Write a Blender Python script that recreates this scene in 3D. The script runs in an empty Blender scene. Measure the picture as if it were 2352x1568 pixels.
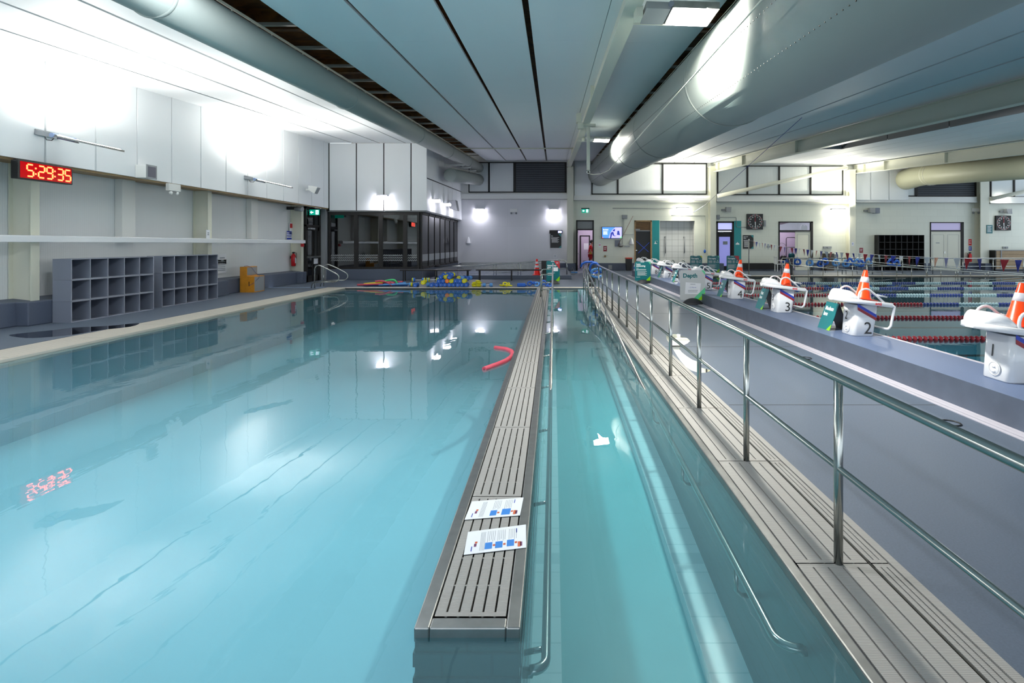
import bpy, bmesh, math, random
from mathutils import Vector, Matrix
random.seed(7)
S = bpy.context.scene
COL = S.collection
# ---------------------------------------------------------------- camera, world, exposure
F, HX, HY, EYE = 1220.0, 1270.0, 561.0, 1.53      # focal length in px, vanishing point, eye height
cd = bpy.data.cameras.new('camera'); cam = bpy.data.objects.new('camera', cd); COL.objects.link(cam)
cam.location = (0, 0, EYE); cam.rotation_euler = (math.pi/2, 0, 0)
cd.sensor_width = 36.0; cd.lens = 36.0*F/2352
cd.shift_x = (1176-HX)/2352; cd.shift_y = (HY-784)/2352
cd.clip_start = 0.05; cd.clip_end = 200
S.camera = cam
w = bpy.data.worlds.new('hall_fill'); S.world = w; w.use_nodes = True  # ambient fill standing in for the unbuilt rest of the hall
w.node_tree.nodes['Background'].inputs[0].default_value = (0.80, 0.90, 1.0, 1)
w.node_tree.nodes['Background'].inputs[1].default_value = 0.9
S.view_settings.view_transform = 'Standard'; S.view_settings.look = 'None'
S.view_settings.gamma = 1.0; S.view_settings.use_curve_mapping = False
S.view_settings.exposure = 1.25
cy = S.cycles
cy.max_bounces = 7; cy.diffuse_bounces = 4; cy.glossy_bounces = 4; cy.transmission_bounces = 4; cy.transparent_max_bounces = 10
cy.caustics_reflective = False; cy.caustics_refractive = False; cy.sample_clamp_indirect = 4.0

def area(name, loc, aim, sx, sy, power, col=(1, 1, 1), spread=180):
    l = bpy.data.lights.new(name, 'AREA'); l.shape = 'RECTANGLE'; l.size = sx; l.size_y = sy
    l.energy = power; l.color = col; l.spread = math.radians(spread)
    o = bpy.data.objects.new(name, l); COL.objects.link(o); o.location = loc
    o.rotation_euler = Vector(aim).to_track_quat('-Z', 'Y').to_euler()
    return o
LEFT_UP = [-9.5, -3.5, 3.1, 9.83, 16.5]                  # wall uplights along the left wall
for y in LEFT_UP:
    area('uplight', (-8.75, y+.25, 3.60), (.42, 0, 1), .9, .42, 78, (1, .98, .93))
BEAM_UP = [-6.0, 6.35, 18.0]                             # floods on the steel beam
for y in BEAM_UP:
    area('flood', (1.66, y, 3.72+.0689*y), (.62, 0, -.8), .5, .3, 185, (1, .97, .88), 165)
for x, y in ((9.5, 3), (9.5, 15), (17.8, 6), (17.8, 20)):  # added fill lights over the lap pool, no fixtures behind them
    area('flood', (x+.6, y, 3.5+.0689*y), (.3, 0, -1), .8, .4, 100, (1, .98, .94))
for y in (-7, 5):  # added fill for the training pool and lower left wall, no real lamps
    area('flood', (-3.0, y, 4.1+.0689*y), (-.1, 0, -1), 1.4, .5, 125, (.93, .97, 1))

# ---------------------------------------------------------------- measuring helpers (a pixel and one known plane give a point)
def at(x, y, Y): return Vector(((x-HX)*Y/F, Y, EYE-(y-HY)*Y/F))
def fl(x, y, z=0.0):
    Y = F*(EYE-z)/(y-HY); return Vector(((x-HX)*Y/F, Y, z))
def sx(x, y, X):
    Y = F*X/(x-HX); return Vector((X, Y, EYE-(y-HY)*Y/F))
def roof(Y, X=0.0): return 4.30+.0689*Y-max(0.0, X)*.012

# ---------------------------------------------------------------- mesh builder
class MB:
    def __init__(s): s.v = []; s.f = []; s.mi = []; s.sm = []; s.m = 0
    def _add(s, vs, fs, smooth=False):
        o = len(s.v); s.v += [Vector(p) for p in vs]
        for f in fs: s.f.append([o+i for i in f]); s.mi.append(s.m); s.sm.append(smooth)
        return s
    def mat(s, m): s.m = m; return s
    def box(s, x0, x1, y0, y1, z0, z1):
        x0, x1 = sorted((x0, x1)); y0, y1 = sorted((y0, y1)); z0, z1 = sorted((z0, z1))
        return s._add([(x0,y0,z0),(x1,y0,z0),(x1,y1,z0),(x0,y1,z0),(x0,y0,z1),(x1,y0,z1),(x1,y1,z1),(x0,y1,z1)],
            [(0,3,2,1),(4,5,6,7),(0,1,5,4),(1,2,6,5),(2,3,7,6),(3,0,4,7)])
    def hexa(s, p):          # eight corners, bottom ring then top ring
        return s._add(p, [(0,3,2,1),(4,5,6,7),(0,1,5,4),(1,2,6,5),(2,3,7,6),(3,0,4,7)])
    def quad(s, *p): return s._add(p, [tuple(range(len(p)))])
    def prism(s, pts, d, smooth=False):     # polygon (3D points) swept by vector d
        n = len(pts); d = Vector(d); P = [Vector(p) for p in pts]
        return s._add(P+[p+d for p in P], [tuple(range(n))[::-1], tuple(range(n, 2*n))]+[(i, (i+1) % n, n+(i+1) % n, n+i) for i in range(n)], smooth)
    def loft(s, rings, cap=True, smooth=True, closed=False):
        n = len(rings[0]); vs = [p for r in rings for p in r]; fs = []
        m = len(rings)
        for k in range(m if closed else m-1):
            a = k*n; b = ((k+1) % m)*n
            for i in range(n): fs.append((a+i, a+(i+1) % n, b+(i+1) % n, b+i))
        o = len(s.v); s._add(vs, fs, smooth)
        if cap and not closed:
            s.f.append([o+i for i in range(n)][::-1]); s.mi.append(s.m); s.sm.append(False)
            s.f.append([o+(m-1)*n+i for i in range(n)]); s.mi.append(s.m); s.sm.append(False)
        return s
    def tube(s, path, r, n=8, closed=False):
        P = [Vector(p) for p in path]; rs = r if isinstance(r, (list, tuple)) else [r]*len(P)
        rings = []; up = None
        for i, p in enumerate(P):
            if closed: t = (P[(i+1) % len(P)]-P[i-1])
            else: t = (P[min(i+1, len(P)-1)]-P[max(i-1, 0)])
            t.normalize()
            if up is None: up = Vector((0, 0, 1)) if abs(t.z) < .9 else Vector((1, 0, 0))
            u = (up-t*up.dot(t))
            if u.length < 1e-5: u = t.orthogonal()
            u.normalize(); up = u; v = t.cross(u)
            rings.append([p+(u*math.cos(a)+v*math.sin(a))*rs[i] for a in [2*math.pi*k/n for k in range(n)]])
        return s.loft(rings, not closed, True, closed)
    def cyl(s, a, b, r0, r1=None, n=12): return s.tube([a, b], [r0, r0 if r1 is None else r1], n)
    def lathe(s, c, prof, n=20, axis='Z', smooth=True):
        c = Vector(c); rings = []
        for r, h in prof:
            ring = []
            for k in range(n):
                a = 2*math.pi*k/n; x, y = max(r, 1e-4)*math.cos(a), max(r, 1e-4)*math.sin(a)
                ring.append(c+(Vector((x, y, h)) if axis == 'Z' else Vector((x, h, y)) if axis == 'Y' else Vector((h, x, y))))
            rings.append(ring)
        return s.loft(rings, True, smooth)
    def ball(s, c, r, n=12, sc=(1, 1, 1)):
        c = Vector(c); m = max(4, n//2)
        return s.loft([[c+Vector((math.sin(t)*math.cos(a)*r*sc[0], math.sin(t)*math.sin(a)*r*sc[1], math.cos(t)*r*sc[2])) for a in [2*math.pi*k/n for k in range(n)]]
            for t in [max(.02, min(math.pi-.02, math.pi*j/m)) for j in range(m+1)]], True, True)
    def disc(s, c, r, nrm, n=20):
        c = Vector(c); nrm = Vector(nrm).normalized(); u = nrm.orthogonal().normalized(); v = nrm.cross(u)
        return s._add([c+(u*math.cos(2*math.pi*k/n)+v*math.sin(2*math.pi*k/n))*r for k in range(n)], [tuple(range(n))])
    def text(s, t, size, o, u=(1, 0, 0), v=(0, 0, 1), align='LEFT', ext=0.0, bold=0.0, width=1.0):
        c = bpy.data.curves.new('t', 'FONT'); c.body = t; c.size = size; c.align_x = align; c.offset = bold; c.extrude = ext; c.resolution_u = 3
        ob = bpy.data.objects.new('t', c); COL.objects.link(ob)
        me = ob.to_mesh(); o = Vector(o); u = Vector(u).normalized(); v = Vector(v).normalized(); nn = u.cross(v)
        vs = [o+u*(p.co.x*width)+v*p.co.y+nn*p.co.z for p in me.vertices]; fs = [tuple(p.vertices) for p in me.polygons]
        s._add(vs, fs); ob.to_mesh_clear(); bpy.data.objects.remove(ob); bpy.data.curves.remove(c)
        return s
    def shift(s, d): d = Vector(d); s.v = [p+d for p in s.v]; return s
    def xf(s, M): s.v = [M @ p for p in s.v]; return s
WL = {}
def build(mb, name, mats, parent=None, origin=None, bevel=0.0, seg=2, flip=False):
    if not isinstance(mats, (list, tuple)): mats = [mats]
    if origin is None:
        if parent is not None: origin = WL[parent.name]
        else:
            xs = [p.x for p in mb.v]; ys = [p.y for p in mb.v]; zs = [p.z for p in mb.v]
            origin = Vector(((min(xs)+max(xs))/2, (min(ys)+max(ys))/2, min(zs)))
    origin = Vector(origin)
    me = bpy.data.meshes.new(name); me.from_pydata([p-origin for p in mb.v], [], mb.f)
    for m in mats: me.materials.append(m)
    me.polygons.foreach_set('material_index', mb.mi); me.polygons.foreach_set('use_smooth', mb.sm)
    me.update()
    o = bpy.data.objects.new(name, me); COL.objects.link(o)
    if parent is not None: o.parent = parent; o.location = origin-WL[parent.name]
    else: o.location = origin
    WL[o.name] = origin
    if bevel:
        b = o.modifiers.new('bevel', 'BEVEL'); b.width = bevel; b.segments = seg; b.limit_method = 'ANGLE'; b.angle_limit = math.radians(40)
    return o
def tag(o, label, cat, group=None):
    o['label'] = label; o['category'] = cat
    if group: o['group'] = group
    return o
def thing(name, label, cat, loc=(0, 0, 0), group=None):
    o = bpy.data.objects.new(name, None); COL.objects.link(o); o.location = loc; o.empty_display_size = .1
    WL[o.name] = Vector(loc); return tag(o, label, cat, group)
def struct(mb, name, mats, bevel=0.0):
    o = build(mb, name, mats, None, (0, 0, 0), bevel); o['kind'] = 'structure'; return o
def single(mb, name, mats, label, cat, group=None, bevel=0.0):
    return tag(build(mb, name, mats, bevel=bevel), label, cat, group)
def copy_tree(o, parent=None):
    c = o.copy(); COL.objects.link(c); c.parent = parent
    for ch in list(o.children): copy_tree(ch, c)
    return c
def spawn(proto, used, loc, rz=0.0, label=None, ry=0.0):
    o = copy_tree(proto) if used[0] else proto
    used[0] = True; o.location = loc; o.rotation_euler = (0, ry, rz)
    if label: o['label'] = label
    return o
ORD = 'nearest,second,third,fourth,fifth,sixth,seventh,eighth,ninth,tenth,eleventh,twelfth,thirteenth,fourteenth,fifteenth,sixteenth,seventeenth,eighteenth,nineteenth,twentieth'.split(',')
TEN = 'twentieth,twenty-first,twenty-second,twenty-third,twenty-fourth,twenty-fifth,twenty-sixth,twenty-seventh,twenty-eighth,twenty-ninth,thirtieth,thirty-first,thirty-second,thirty-third,thirty-fourth,thirty-fifth,thirty-sixth,thirty-seventh,thirty-eighth,thirty-ninth,fortieth,forty-first,forty-second,forty-third,forty-fourth,forty-fifth'.split(',')
ORD = ORD[:19]+TEN

# ---------------------------------------------------------------- materials
def lin(h):
    h = h.lstrip('#'); c = [int(h[i:i+2], 16)/255 for i in (0, 2, 4)]
    return tuple(x/12.92 if x <= .04045 else ((x+.055)/1.055)**2.4 for x in c)+(1,)
def mat(name, col, rough=.5, metal=0.0, spec=.5, var=0.0, vscale=8.0, bump=0.0, bscale=60.0, emit=0.0, coat=0.0, detail=3):
    m = bpy.data.materials.new(name); m.use_nodes = True; nt = m.node_tree; b = nt.nodes['Principled BSDF']
    c = lin(col); b.inputs['Base Color'].default_value = c; b.inputs['Roughness'].default_value = rough
    b.inputs['Metallic'].default_value = metal; b.inputs['Specular IOR Level'].default_value = spec
    if coat: b.inputs['Coat Weight'].default_value = coat; b.inputs['Coat Roughness'].default_value = .08
    if emit: b.inputs['Emission Color'].default_value = c; b.inputs['Emission Strength'].default_value = emit
    if var or bump: tc = nt.nodes.new('ShaderNodeTexCoord')
    if var:
        n = nt.nodes.new('ShaderNodeTexNoise'); n.inputs['Scale'].default_value = vscale; n.inputs['Detail'].default_value = detail
        nt.links.new(tc.outputs['Object'], n.inputs['Vector'])
        r = nt.nodes.new('ShaderNodeMapRange'); r.inputs[1].default_value = .3; r.inputs[2].default_value = .7; r.inputs[3].default_value = 1-var; r.inputs[4].default_value = 1+var
        nt.links.new(n.outputs[0], r.inputs[0])
        mx = nt.nodes.new('ShaderNodeVectorMath'); mx.operation = 'SCALE'; mx.inputs[0].default_value = c[:3]
        nt.links.new(r.outputs[0], mx.inputs['Scale']); nt.links.new(mx.outputs[0], b.inputs['Base Color'])
    if bump:
        n2 = nt.nodes.new('ShaderNodeTexNoise'); n2.inputs['Scale'].default_value = bscale; nt.links.new(tc.outputs['Object'], n2.inputs['Vector'])
        bp = nt.nodes.new('ShaderNodeBump'); bp.inputs['Strength'].default_value = bump; bp.inputs['Distance'].default_value = .01
        nt.links.new(n2.outputs[0], bp.inputs['Height']); nt.links.new(bp.outputs[0], b.inputs['Normal'])
    return m
def ribbed(name, col, axis, period, depth=.3, rough=.5, metal=0.0, dark=.8):
    """fine parallel ribs across one axis"""
    m = mat(name, col, rough, metal); nt = m.node_tree; b = nt.nodes['Principled BSDF']
    tc = nt.nodes.new('ShaderNodeTexCoord'); sp = nt.nodes.new('ShaderNodeSeparateXYZ'); nt.links.new(tc.outputs['Object'], sp.inputs[0])
    mu = nt.nodes.new('ShaderNodeMath'); mu.operation = 'MULTIPLY'; mu.inputs[1].default_value = 2*math.pi/period
    nt.links.new(sp.outputs[axis], mu.inputs[0])
    si = nt.nodes.new('ShaderNodeMath'); si.operation = 'SINE'; nt.links.new(mu.outputs[0], si.inputs[0])
    r = nt.nodes.new('ShaderNodeMapRange'); r.inputs[1].default_value = -1; r.inputs[2].default_value = 1; r.inputs[3].default_value = dark; r.inputs[4].default_value = 1.05
    nt.links.new(si.outputs[0], r.inputs[0])
    mx = nt.nodes.new('ShaderNodeVectorMath'); mx.operation = 'SCALE'; mx.inputs[0].default_value = lin(col)[:3]
    nt.links.new(r.outputs[0], mx.inputs['Scale']); nt.links.new(mx.outputs[0], b.inputs['Base Color'])
    bp = nt.nodes.new('ShaderNodeBump'); bp.inputs['Strength'].default_value = depth; bp.inputs['Distance'].default_value = period*.3
    nt.links.new(si.outputs[0], bp.inputs['Height']); nt.links.new(bp.outputs[0], b.inputs['Normal'])
    return m
def bricks(name, col, mortar, bw, bh, rough=.35, plane='XZ', msize=.006, off=.5, spec=.5):
    m = mat(name, col, rough, 0, spec); nt = m.node_tree; b = nt.nodes['Principled BSDF']
    tc = nt.nodes.new('ShaderNodeTexCoord'); sp = nt.nodes.new('ShaderNodeSeparateXYZ'); cb = nt.nodes.new('ShaderNodeCombineXYZ')
    nt.links.new(tc.outputs['Object'], sp.inputs[0]); nt.links.new(sp.outputs['XYZ'.index(plane[0])], cb.inputs[0]); nt.links.new(sp.outputs['XYZ'.index(plane[1])], cb.inputs[1])
    br = nt.nodes.new('ShaderNodeTexBrick'); nt.links.new(cb.outputs[0], br.inputs['Vector'])
    br.inputs['Color1'].default_value = lin(col); br.inputs['Color2'].default_value = tuple(min(1, x*.97) for x in lin(col)[:3])+(1,)
    br.inputs['Mortar'].default_value = lin(mortar); br.inputs['Scale'].default_value = 1; br.inputs['Mortar Size'].default_value = msize
    br.inputs['Brick Width'].default_value = bw; br.inputs['Row Height'].default_value = bh; br.offset = off
    nt.links.new(br.outputs['Color'], b.inputs['Base Color'])
    return m
def wood(name, c1, c2, scale=(1, 1, 8), rough=.5):
    m = mat(name, c1, rough); nt = m.node_tree; b = nt.nodes['Principled BSDF']
    tc = nt.nodes.new('ShaderNodeTexCoord'); mp = nt.nodes.new('ShaderNodeMapping'); mp.inputs['Scale'].default_value = scale
    n = nt.nodes.new('ShaderNodeTexNoise'); n.inputs['Scale'].default_value = 3; n.inputs['Detail'].default_value = 5; n.inputs['Distortion'].default_value = 1.2
    r = nt.nodes.new('ShaderNodeValToRGB'); r.color_ramp.elements[0].color = lin(c1); r.color_ramp.elements[1].color = lin(c2)
    r.color_ramp.elements[0].position = .35; r.color_ramp.elements[1].position = .65
    nt.links.new(tc.outputs['Object'], mp.inputs[0]); nt.links.new(mp.outputs[0], n.inputs['Vector']); nt.links.new(n.outputs[0], r.inputs[0]); nt.links.new(r.outputs[0], b.inputs['Base Color'])
    return m
def clear(name, tint, gloss=.02, ior=1.33, bump=0.0, bscale=2.5, stretch=(1, 1, 1), cloud=0.0, ccol='#9fd4e0'):
    """clear sheet: fresnel mix of a tinted see-through and a mirror-like layer"""
    m = bpy.data.materials.new(name); m.use_nodes = True; nt = m.node_tree; nt.nodes.clear()
    out = nt.nodes.new('ShaderNodeOutputMaterial'); mx = nt.nodes.new('ShaderNodeMixShader'); tr = nt.nodes.new('ShaderNodeBsdfTransparent'); gl = nt.nodes.new('ShaderNodeBsdfGlossy')
    fr = nt.nodes.new('ShaderNodeFresnel'); fr.inputs[0].default_value = ior
    tr.inputs[0].default_value = tint+(1,); gl.inputs['Roughness'].default_value = gloss
    base = tr
    if cloud:                                # slightly cloudy water; in the spa, pale colour in place of light
        df = nt.nodes.new('ShaderNodeBsdfDiffuse'); df.inputs[0].default_value = lin(ccol); base = nt.nodes.new('ShaderNodeMixShader'); base.inputs[0].default_value = cloud
        nt.links.new(tr.outputs[0], base.inputs[1]); nt.links.new(df.outputs[0], base.inputs[2])
    nt.links.new(fr.outputs[0], mx.inputs[0]); nt.links.new(base.outputs[0], mx.inputs[1]); nt.links.new(gl.outputs[0], mx.inputs[2]); nt.links.new(mx.outputs[0], out.inputs[0])
    if bump:
        tc = nt.nodes.new('ShaderNodeTexCoord'); mp = nt.nodes.new('ShaderNodeMapping'); mp.inputs['Scale'].default_value = stretch
        n = nt.nodes.new('ShaderNodeTexNoise'); n.inputs['Scale'].default_value = bscale; n.inputs['Detail'].default_value = 4; n.inputs['Distortion'].default_value = .6
        bp = nt.nodes.new('ShaderNodeBump'); bp.inputs['Strength'].default_value = bump; bp.inputs['Distance'].default_value = .02
        nt.links.new(tc.outputs['Object'], mp.inputs[0]); nt.links.new(mp.outputs[0], n.inputs['Vector']); nt.links.new(n.outputs[0], bp.inputs['Height'])
        nt.links.new(bp.outputs[0], gl.inputs['Normal'])
        nt.links.new(bp.outputs[0], fr.inputs['Normal'])
    return m
M = {}
M['panel'] = mat('white_acoustic_panel', '#eceff1', .6, bump=.05, bscale=300)
M['paint'] = mat('white_paint', '#e2e3e0', .45)
M['cream'] = mat('cream_steel_paint', '#d8d8c8', .4)
M['clad'] = ribbed('ribbed_white_cladding', '#dcdfe0', 1, .05, .06, .5, 0, .985)
M['dado'] = mat('blue_grey_vinyl_dado', '#4c5567', .55, var=.06, vscale=60)
M['deck'] = mat('blue_grey_deck_vinyl', '#525d6d', .5, var=.10, vscale=90, bump=.1, bscale=200)
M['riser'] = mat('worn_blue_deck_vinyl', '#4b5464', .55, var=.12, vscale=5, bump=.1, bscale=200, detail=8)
M['ledge'] = mat('blue_step_vinyl', '#556482', .5, var=.06, vscale=80)
M['strip'] = mat('grey_white_strip', '#b5b2bd', .4)
M['tim'] = wood('plywood_edge', '#8a6f4a', '#a88a60', (1, .3, 20))
M['ply'] = wood('dark_plywood', '#4a2e12', '#7a5020', (1, 2, 1), .6)
M['duct'] = mat('grey_duct_fabric', '#8f9793', .5, 0, .5, bump=.08, bscale=25)
M['steel'] = mat('stainless_steel', '#a9aca8', .22, 1.0)
M['steelr'] = mat('brushed_stainless', '#8b8c8b', .38, .9, var=.1, vscale=12)
M['dark'] = mat('dark_bronze_frame', '#0f0d0c', .6)
M['black'] = mat('black_plastic', '#151516', .45)
M['rubber'] = mat('black_rubber', '#2a2c31', .6)
M['glass'] = clear('dark_window_glass', (.55, .57, .6), .0, 2.1)
M['glass2'] = clear('side_window_glass', (.30, .31, .33), .0, 1.3)
M['frost'] = mat('frosted_film', '#8b8f91', .6)
M['poly'] = ribbed('polycarbonate_panel', '#d9dede', 0, .03, .15, .35, 0, .96)
M['tile'] = bricks('cream_block_wall', '#d9dccf', '#cacdc0', .8, .4)
M['tile2'] = bricks('white_wall_tile', '#cfd1d0', '#8f9290', .36, .36, .25, off=0, msize=.008)
M['teal'] = mat('teal_paint', '#0f8a8d', .35)
M['teal2'] = mat('teal_sign_board', '#00686e', .35)
M['lime'] = mat('lime_sign_corner', '#86c400', .4)
M['mint'] = mat('mint_sign_stripe', '#5cc690', .4)
M['redc'] = mat('red_sign_corner', '#b02f35', .4)
M['white'] = mat('white_plastic', '#d9dbdf', .25, coat=.3)
M['whitet'] = mat('white_lettering', '#f0f0f0', .5)
M['paper'] = mat('white_paper', '#e3e5ea', .6)
M['ink'] = mat('grey_print', '#7f8890', .6)
M['lgrey'] = mat('pale_grey_board', '#bfc3c4', .35)
M['grey'] = mat('grey_plastic', '#8a8e92', .5)
M['locker'] = mat('grey_locker_laminate', '#747a89', .5)
M['grate'] = ribbed('ribbed_grate', '#9c9995', 1, .008, .35, .5, 0, .88)
M['grateL'] = mat('cream_grate', '#bcb6ab', .5)
M['gratedark'] = mat('dark_gap', '#33322c', .8)
M['tealtile'] = bricks('dark_teal_tile', '#174a54', '#123e47', .2, .1)
M['poolfloor'] = mat('pale_turquoise_pool_floor', '#94cbd9', .5, var=.02, vscale=1)
M['ramp'] = mat('teal_ramp_surface', '#4b9fa6', .5, var=.03, vscale=3)
M['kerb'] = bricks('pale_pool_tile', '#a2ccd2', '#8fbcc4', .2, .2, .4, 'YZ')
M['lapfloor'] = bricks('blue_lap_pool_tile', '#4c9db5', '#428fa6', .3, .3, .4, 'XY')
M['orange'] = mat('orange_cone_plastic', '#ff4a12', .35, coat=.3)
M['cband'] = mat('reflective_band', '#dcd9e0', .3)
M['red'] = mat('red_plastic', '#cf1820', .4)
M['amber'] = mat('varnished_plywood', '#c58424', .4, var=.12, vscale=5)
M['blue'] = mat('blue_foam', '#1f5fc0', .6)
M['lblue'] = mat('light_blue_foam', '#5b9ada', .6)
M['yellow'] = mat('yellow_foam', '#e2d80f', .6)
M['foamorange'] = mat('orange_foam', '#ff8212', .6)
M['redfoam'] = mat('coral_red_foam', '#c84a5c', .6)
M['green'] = mat('green_foam', '#46c878', .6)
M['navy'] = mat('blue_flag', '#1a2f96', .6)
M['rflag'] = mat('red_flag', '#9e1c2c', .6)
M['wflag'] = mat('white_flag', '#d6dce2', .6)
M['tanflag'] = mat('faded_tan_flag', '#c08f78', .6)
M['lilflag'] = mat('faded_lilac_flag', '#8a90c4', .6)
M['stripeb'] = mat('blue_stripe', '#1f38a8', .4)
M['striper'] = mat('dark_red_stripe', '#8a1626', .4)
M['rred'] = mat('red_rope_float', '#a11d30', .45)
M['rblue'] = mat('blue_rope_float', '#2a3f8a', .45)
M['rwhite'] = mat('pale_rope_float', '#a9c8cf', .45)
M['lamp'] = mat('lamp_lens', '#fffbf0', .4, emit=14.0)
M['lampc'] = mat('cool_lamp_lens', '#f4f0ff', .4, emit=14.0)
M['led'] = mat('red_led', '#ff4a28', .4, emit=5.0)
M['ledglass'] = mat('red_display_glass', '#a00006', .1, emit=.28)
M['skin'] = mat('skin', '#b98868', .5)
M['hair'] = mat('dark_hair', '#1c1614', .6)
M['shirt'] = mat('red_shirt', '#c8141c', .7)
M['shorts'] = mat('red_shorts', '#a81018', .7)
M['ystripe'] = mat('yellow_stripe', '#e0b020', .6)
M['woodsl'] = wood('oak_slats', '#8c7556', '#a58d6a', (1, 1, 20), .5)
M['slat'] = wood('brown_door_slats', '#5f4426', '#7a5a33', (1, 1, 20), .5)
M['lilac'] = mat('lit_frosted_door_glass', '#8f90d8', .3, emit=.2)
M['mauve'] = mat('mauve_room_wall', '#b9adc0', .6)
M['water'] = clear('pool_water', (.80, .95, .975), .0, 1.38, bump=.14, bscale=1.6, stretch=(1, .45, 1), cloud=.14, ccol='#aee4f0')
M['waterr'] = clear('lap_pool_water', (.70, .88, .93), .0, 1.36, bump=.05, bscale=2.0, cloud=.10, ccol='#7fb8c8')
M['puddle'] = clear('puddle_water', (.86, .87, .88), .02, 1.5)
# ================================================================ FLOORS AND POOL BASINS
YF = 31.5                                  # far wall
XL, XP = -10.4, -9.6                       # left cladding, white panels in front of it
m = MB()
m.box(XL, -8.04, -8, 18.7, -.12, 0); m.box(XL, 3.82, 18.98, YF+.2, -.12, 0); m.box(1.66, 3.82, -8, 18.98, -.12, 0)
m.box(3.82, 31, 26.3, YF+.2, -.12, 0); m.box(-8.04, 1.66, 18.7, 18.98, -.12, -.015)
m.box(XL, 3.82, YF+.2, 36, -.12, 0); m.box(3.82, 31, YF+.2, 36, -.12, 0)
struct(m, 'floor', M['deck'])
m = MB()                                   # thin joints in the right deck
for x0, y0, x1, y1 in ((1900, 926, 2188, 933), (1540, 795, 1800, 797), (1440, 720, 1650, 720)):
    a, b = fl(x0, y0), fl(x1, y1); m.box(1.68, 3.7, (a.y+b.y)/2-.004, (a.y+b.y)/2+.004, 0, .0012)
struct(m, 'floor_joint', M['gratedark'])
m = MB(); m.mat(0).box(3.82, 4.57, -6, 25.6, -.1, .263)
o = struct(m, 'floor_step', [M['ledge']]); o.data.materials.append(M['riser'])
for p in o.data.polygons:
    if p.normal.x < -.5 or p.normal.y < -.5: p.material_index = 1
m = MB(); m.box(3.66, 3.70, -6, 26.4, 0, .006); m.box(3.71, 3.76, -6, 26.4, 0, .008); m.box(3.77, 3.82, -6, 26.4, 0, .006)
struct(m, 'trim_1', M['strip'])
m = MB(); m.box(4.555, 4.60, -6, 25.6, .2, .268)
struct(m, 'trim_2', M['strip'])
# training pool basin (left) with ramp channel between the walkway and the right deck
ZB = -1.15
m = MB(); m.m = 0
m.box(-7.32, 1.11, -8, 18.7, ZB-.1, ZB)
m.m = 1
m.box(-7.5, -7.32, -8, 18.7, ZB, -.03); m.box(-7.5, -.55, 18.7, 18.9, ZB, -.03)
m.m = 2
m.box(-.13, 1.11, 18.7, 18.9, ZB, -.03); m.box(1.11, 1.2, -8, 18.9, ZB, -.045)
struct(m, 'pool_basin', [M['poolfloor'], M['lapfloor'], M['tealtile'], M['lapfloor']])
m = MB()                                   # ramp: slopes up to the far deck, kerbs on both sides
def rz(Y): return max(-1.1, -.06-.0856*(17.6-Y))
def kz(Y): return -.97+.095*(Y-2.15) if Y < 5 else -.70+.0474*(Y-5)
def slab(x0, x1, d):
    for ya, yb in ((2.15, 5.0), (5.0, 18.7)):
        m.hexa([(x0, ya, -1.14), (x1, ya, -1.14), (x1, yb, -1.14), (x0, yb, -1.14), (x0, ya, kz(ya)-d), (x1, ya, kz(ya)-d), (x1, yb, kz(yb)-d), (x0, yb, kz(yb)-d)])
m.m = 0; slab(.05, .88, .10); m.box(-.13, 1.11, -8, 2.15, -1.14, -1.08)
m.m = 1; slab(-.13, .05, 0); slab(.88, 1.11, 0)
struct(m, 'pool_ramp', [M['ramp'], M['kerb']])
WZ = -.04
m = MB(); m.quad((-7.32, -8, WZ), (1.11, -8, WZ), (1.11, 18.7, WZ), (-7.32, 18.7, WZ))
o = build(m, 'pool_water', M['water'], None, (0, 0, 0)); o['kind'] = 'stuff'; tag(o, 'calm clear turquoise water of the training pool and its ramp', 'water')
# lap pool (right)
m = MB(); m.m = 0; m.box(4.6, 30, -6, 25.6, -1.7, -1.6); m.m = 1
m.box(4.5, 4.6, -6, 25.6, -1.7, .2); m.box(4.6, 30, 25.6, 25.75, -1.7, -.01)
m.m = 2
for k in range(-2, 9):
    y = 4.95+2.5*k; m.box(7.0, 29, y-.13, y+.13, -1.6, -1.595); m.box(6.75, 7.0, y-.45, y+.45, -1.6, -1.595)
m.m = 3; m.box(4.6, 30, 25.6, 26.3, -.1, .0)
struct(m, 'lap_pool_basin', [M['lapfloor'], M['tealtile'], M['black'], M['grateL']])
m = MB(); m.quad((4.6, -6, -.03), (30, -6, -.03), (30, 25.6, -.03), (4.6, 25.6, -.03))
o = build(m, 'lap_pool_water', M['waterr'], None, (0, 0, 0)); o['kind'] = 'stuff'; tag(o, 'calm blue water of the lap pool with reflected walls', 'water')

# ---------------------------------------------------------------- walkway between pool and ramp
t = thing('pool_walkway', 'narrow stainless rimmed walkway wall running between the pool and the ramp', 'walkway', (-.343, 2.12, 0))
X0, X1, Y0, Y1 = -.556, -.130, 2.12, 18.75
m = MB()
m.box(X0+.004, X1-.004, Y0+.004, Y1, -1.14, -.05)
m.box(X0-.003, X1+.003, Y0-.003, Y1, -.155, -.10); m.box(X0-.003, X1+.003, Y0-.003, Y1, -.36, -.20); m.box(X0-.003, X1+.003, Y0-.003, Y1, -.60, -.40); m.box(X0-.003, X1+.003, Y0-.003, Y1, -.9, -.64)
o = build(m, 'tiled_wall', [M['tealtile'], M['kerb']], t)
for p in o.data.polygons:
    if p.normal.x > .5: p.material_index = 1
m = MB()
m.box(X0, X0+.062, Y0, Y1, -.06, 0); m.box(X1-.058, X1, Y0, Y1, -.06, 0); m.box(X0+.062, X1-.058, Y0, Y0+.06, -.06, 0)
build(m, 'steel_rim', M['steelr'], t, bevel=.006)
m = MB(); m.box(X0+.05, X1-.05, Y0+.05, Y1, -.05, -.032); build(m, 'channel_bottom', M['gratedark'], t)
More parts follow.
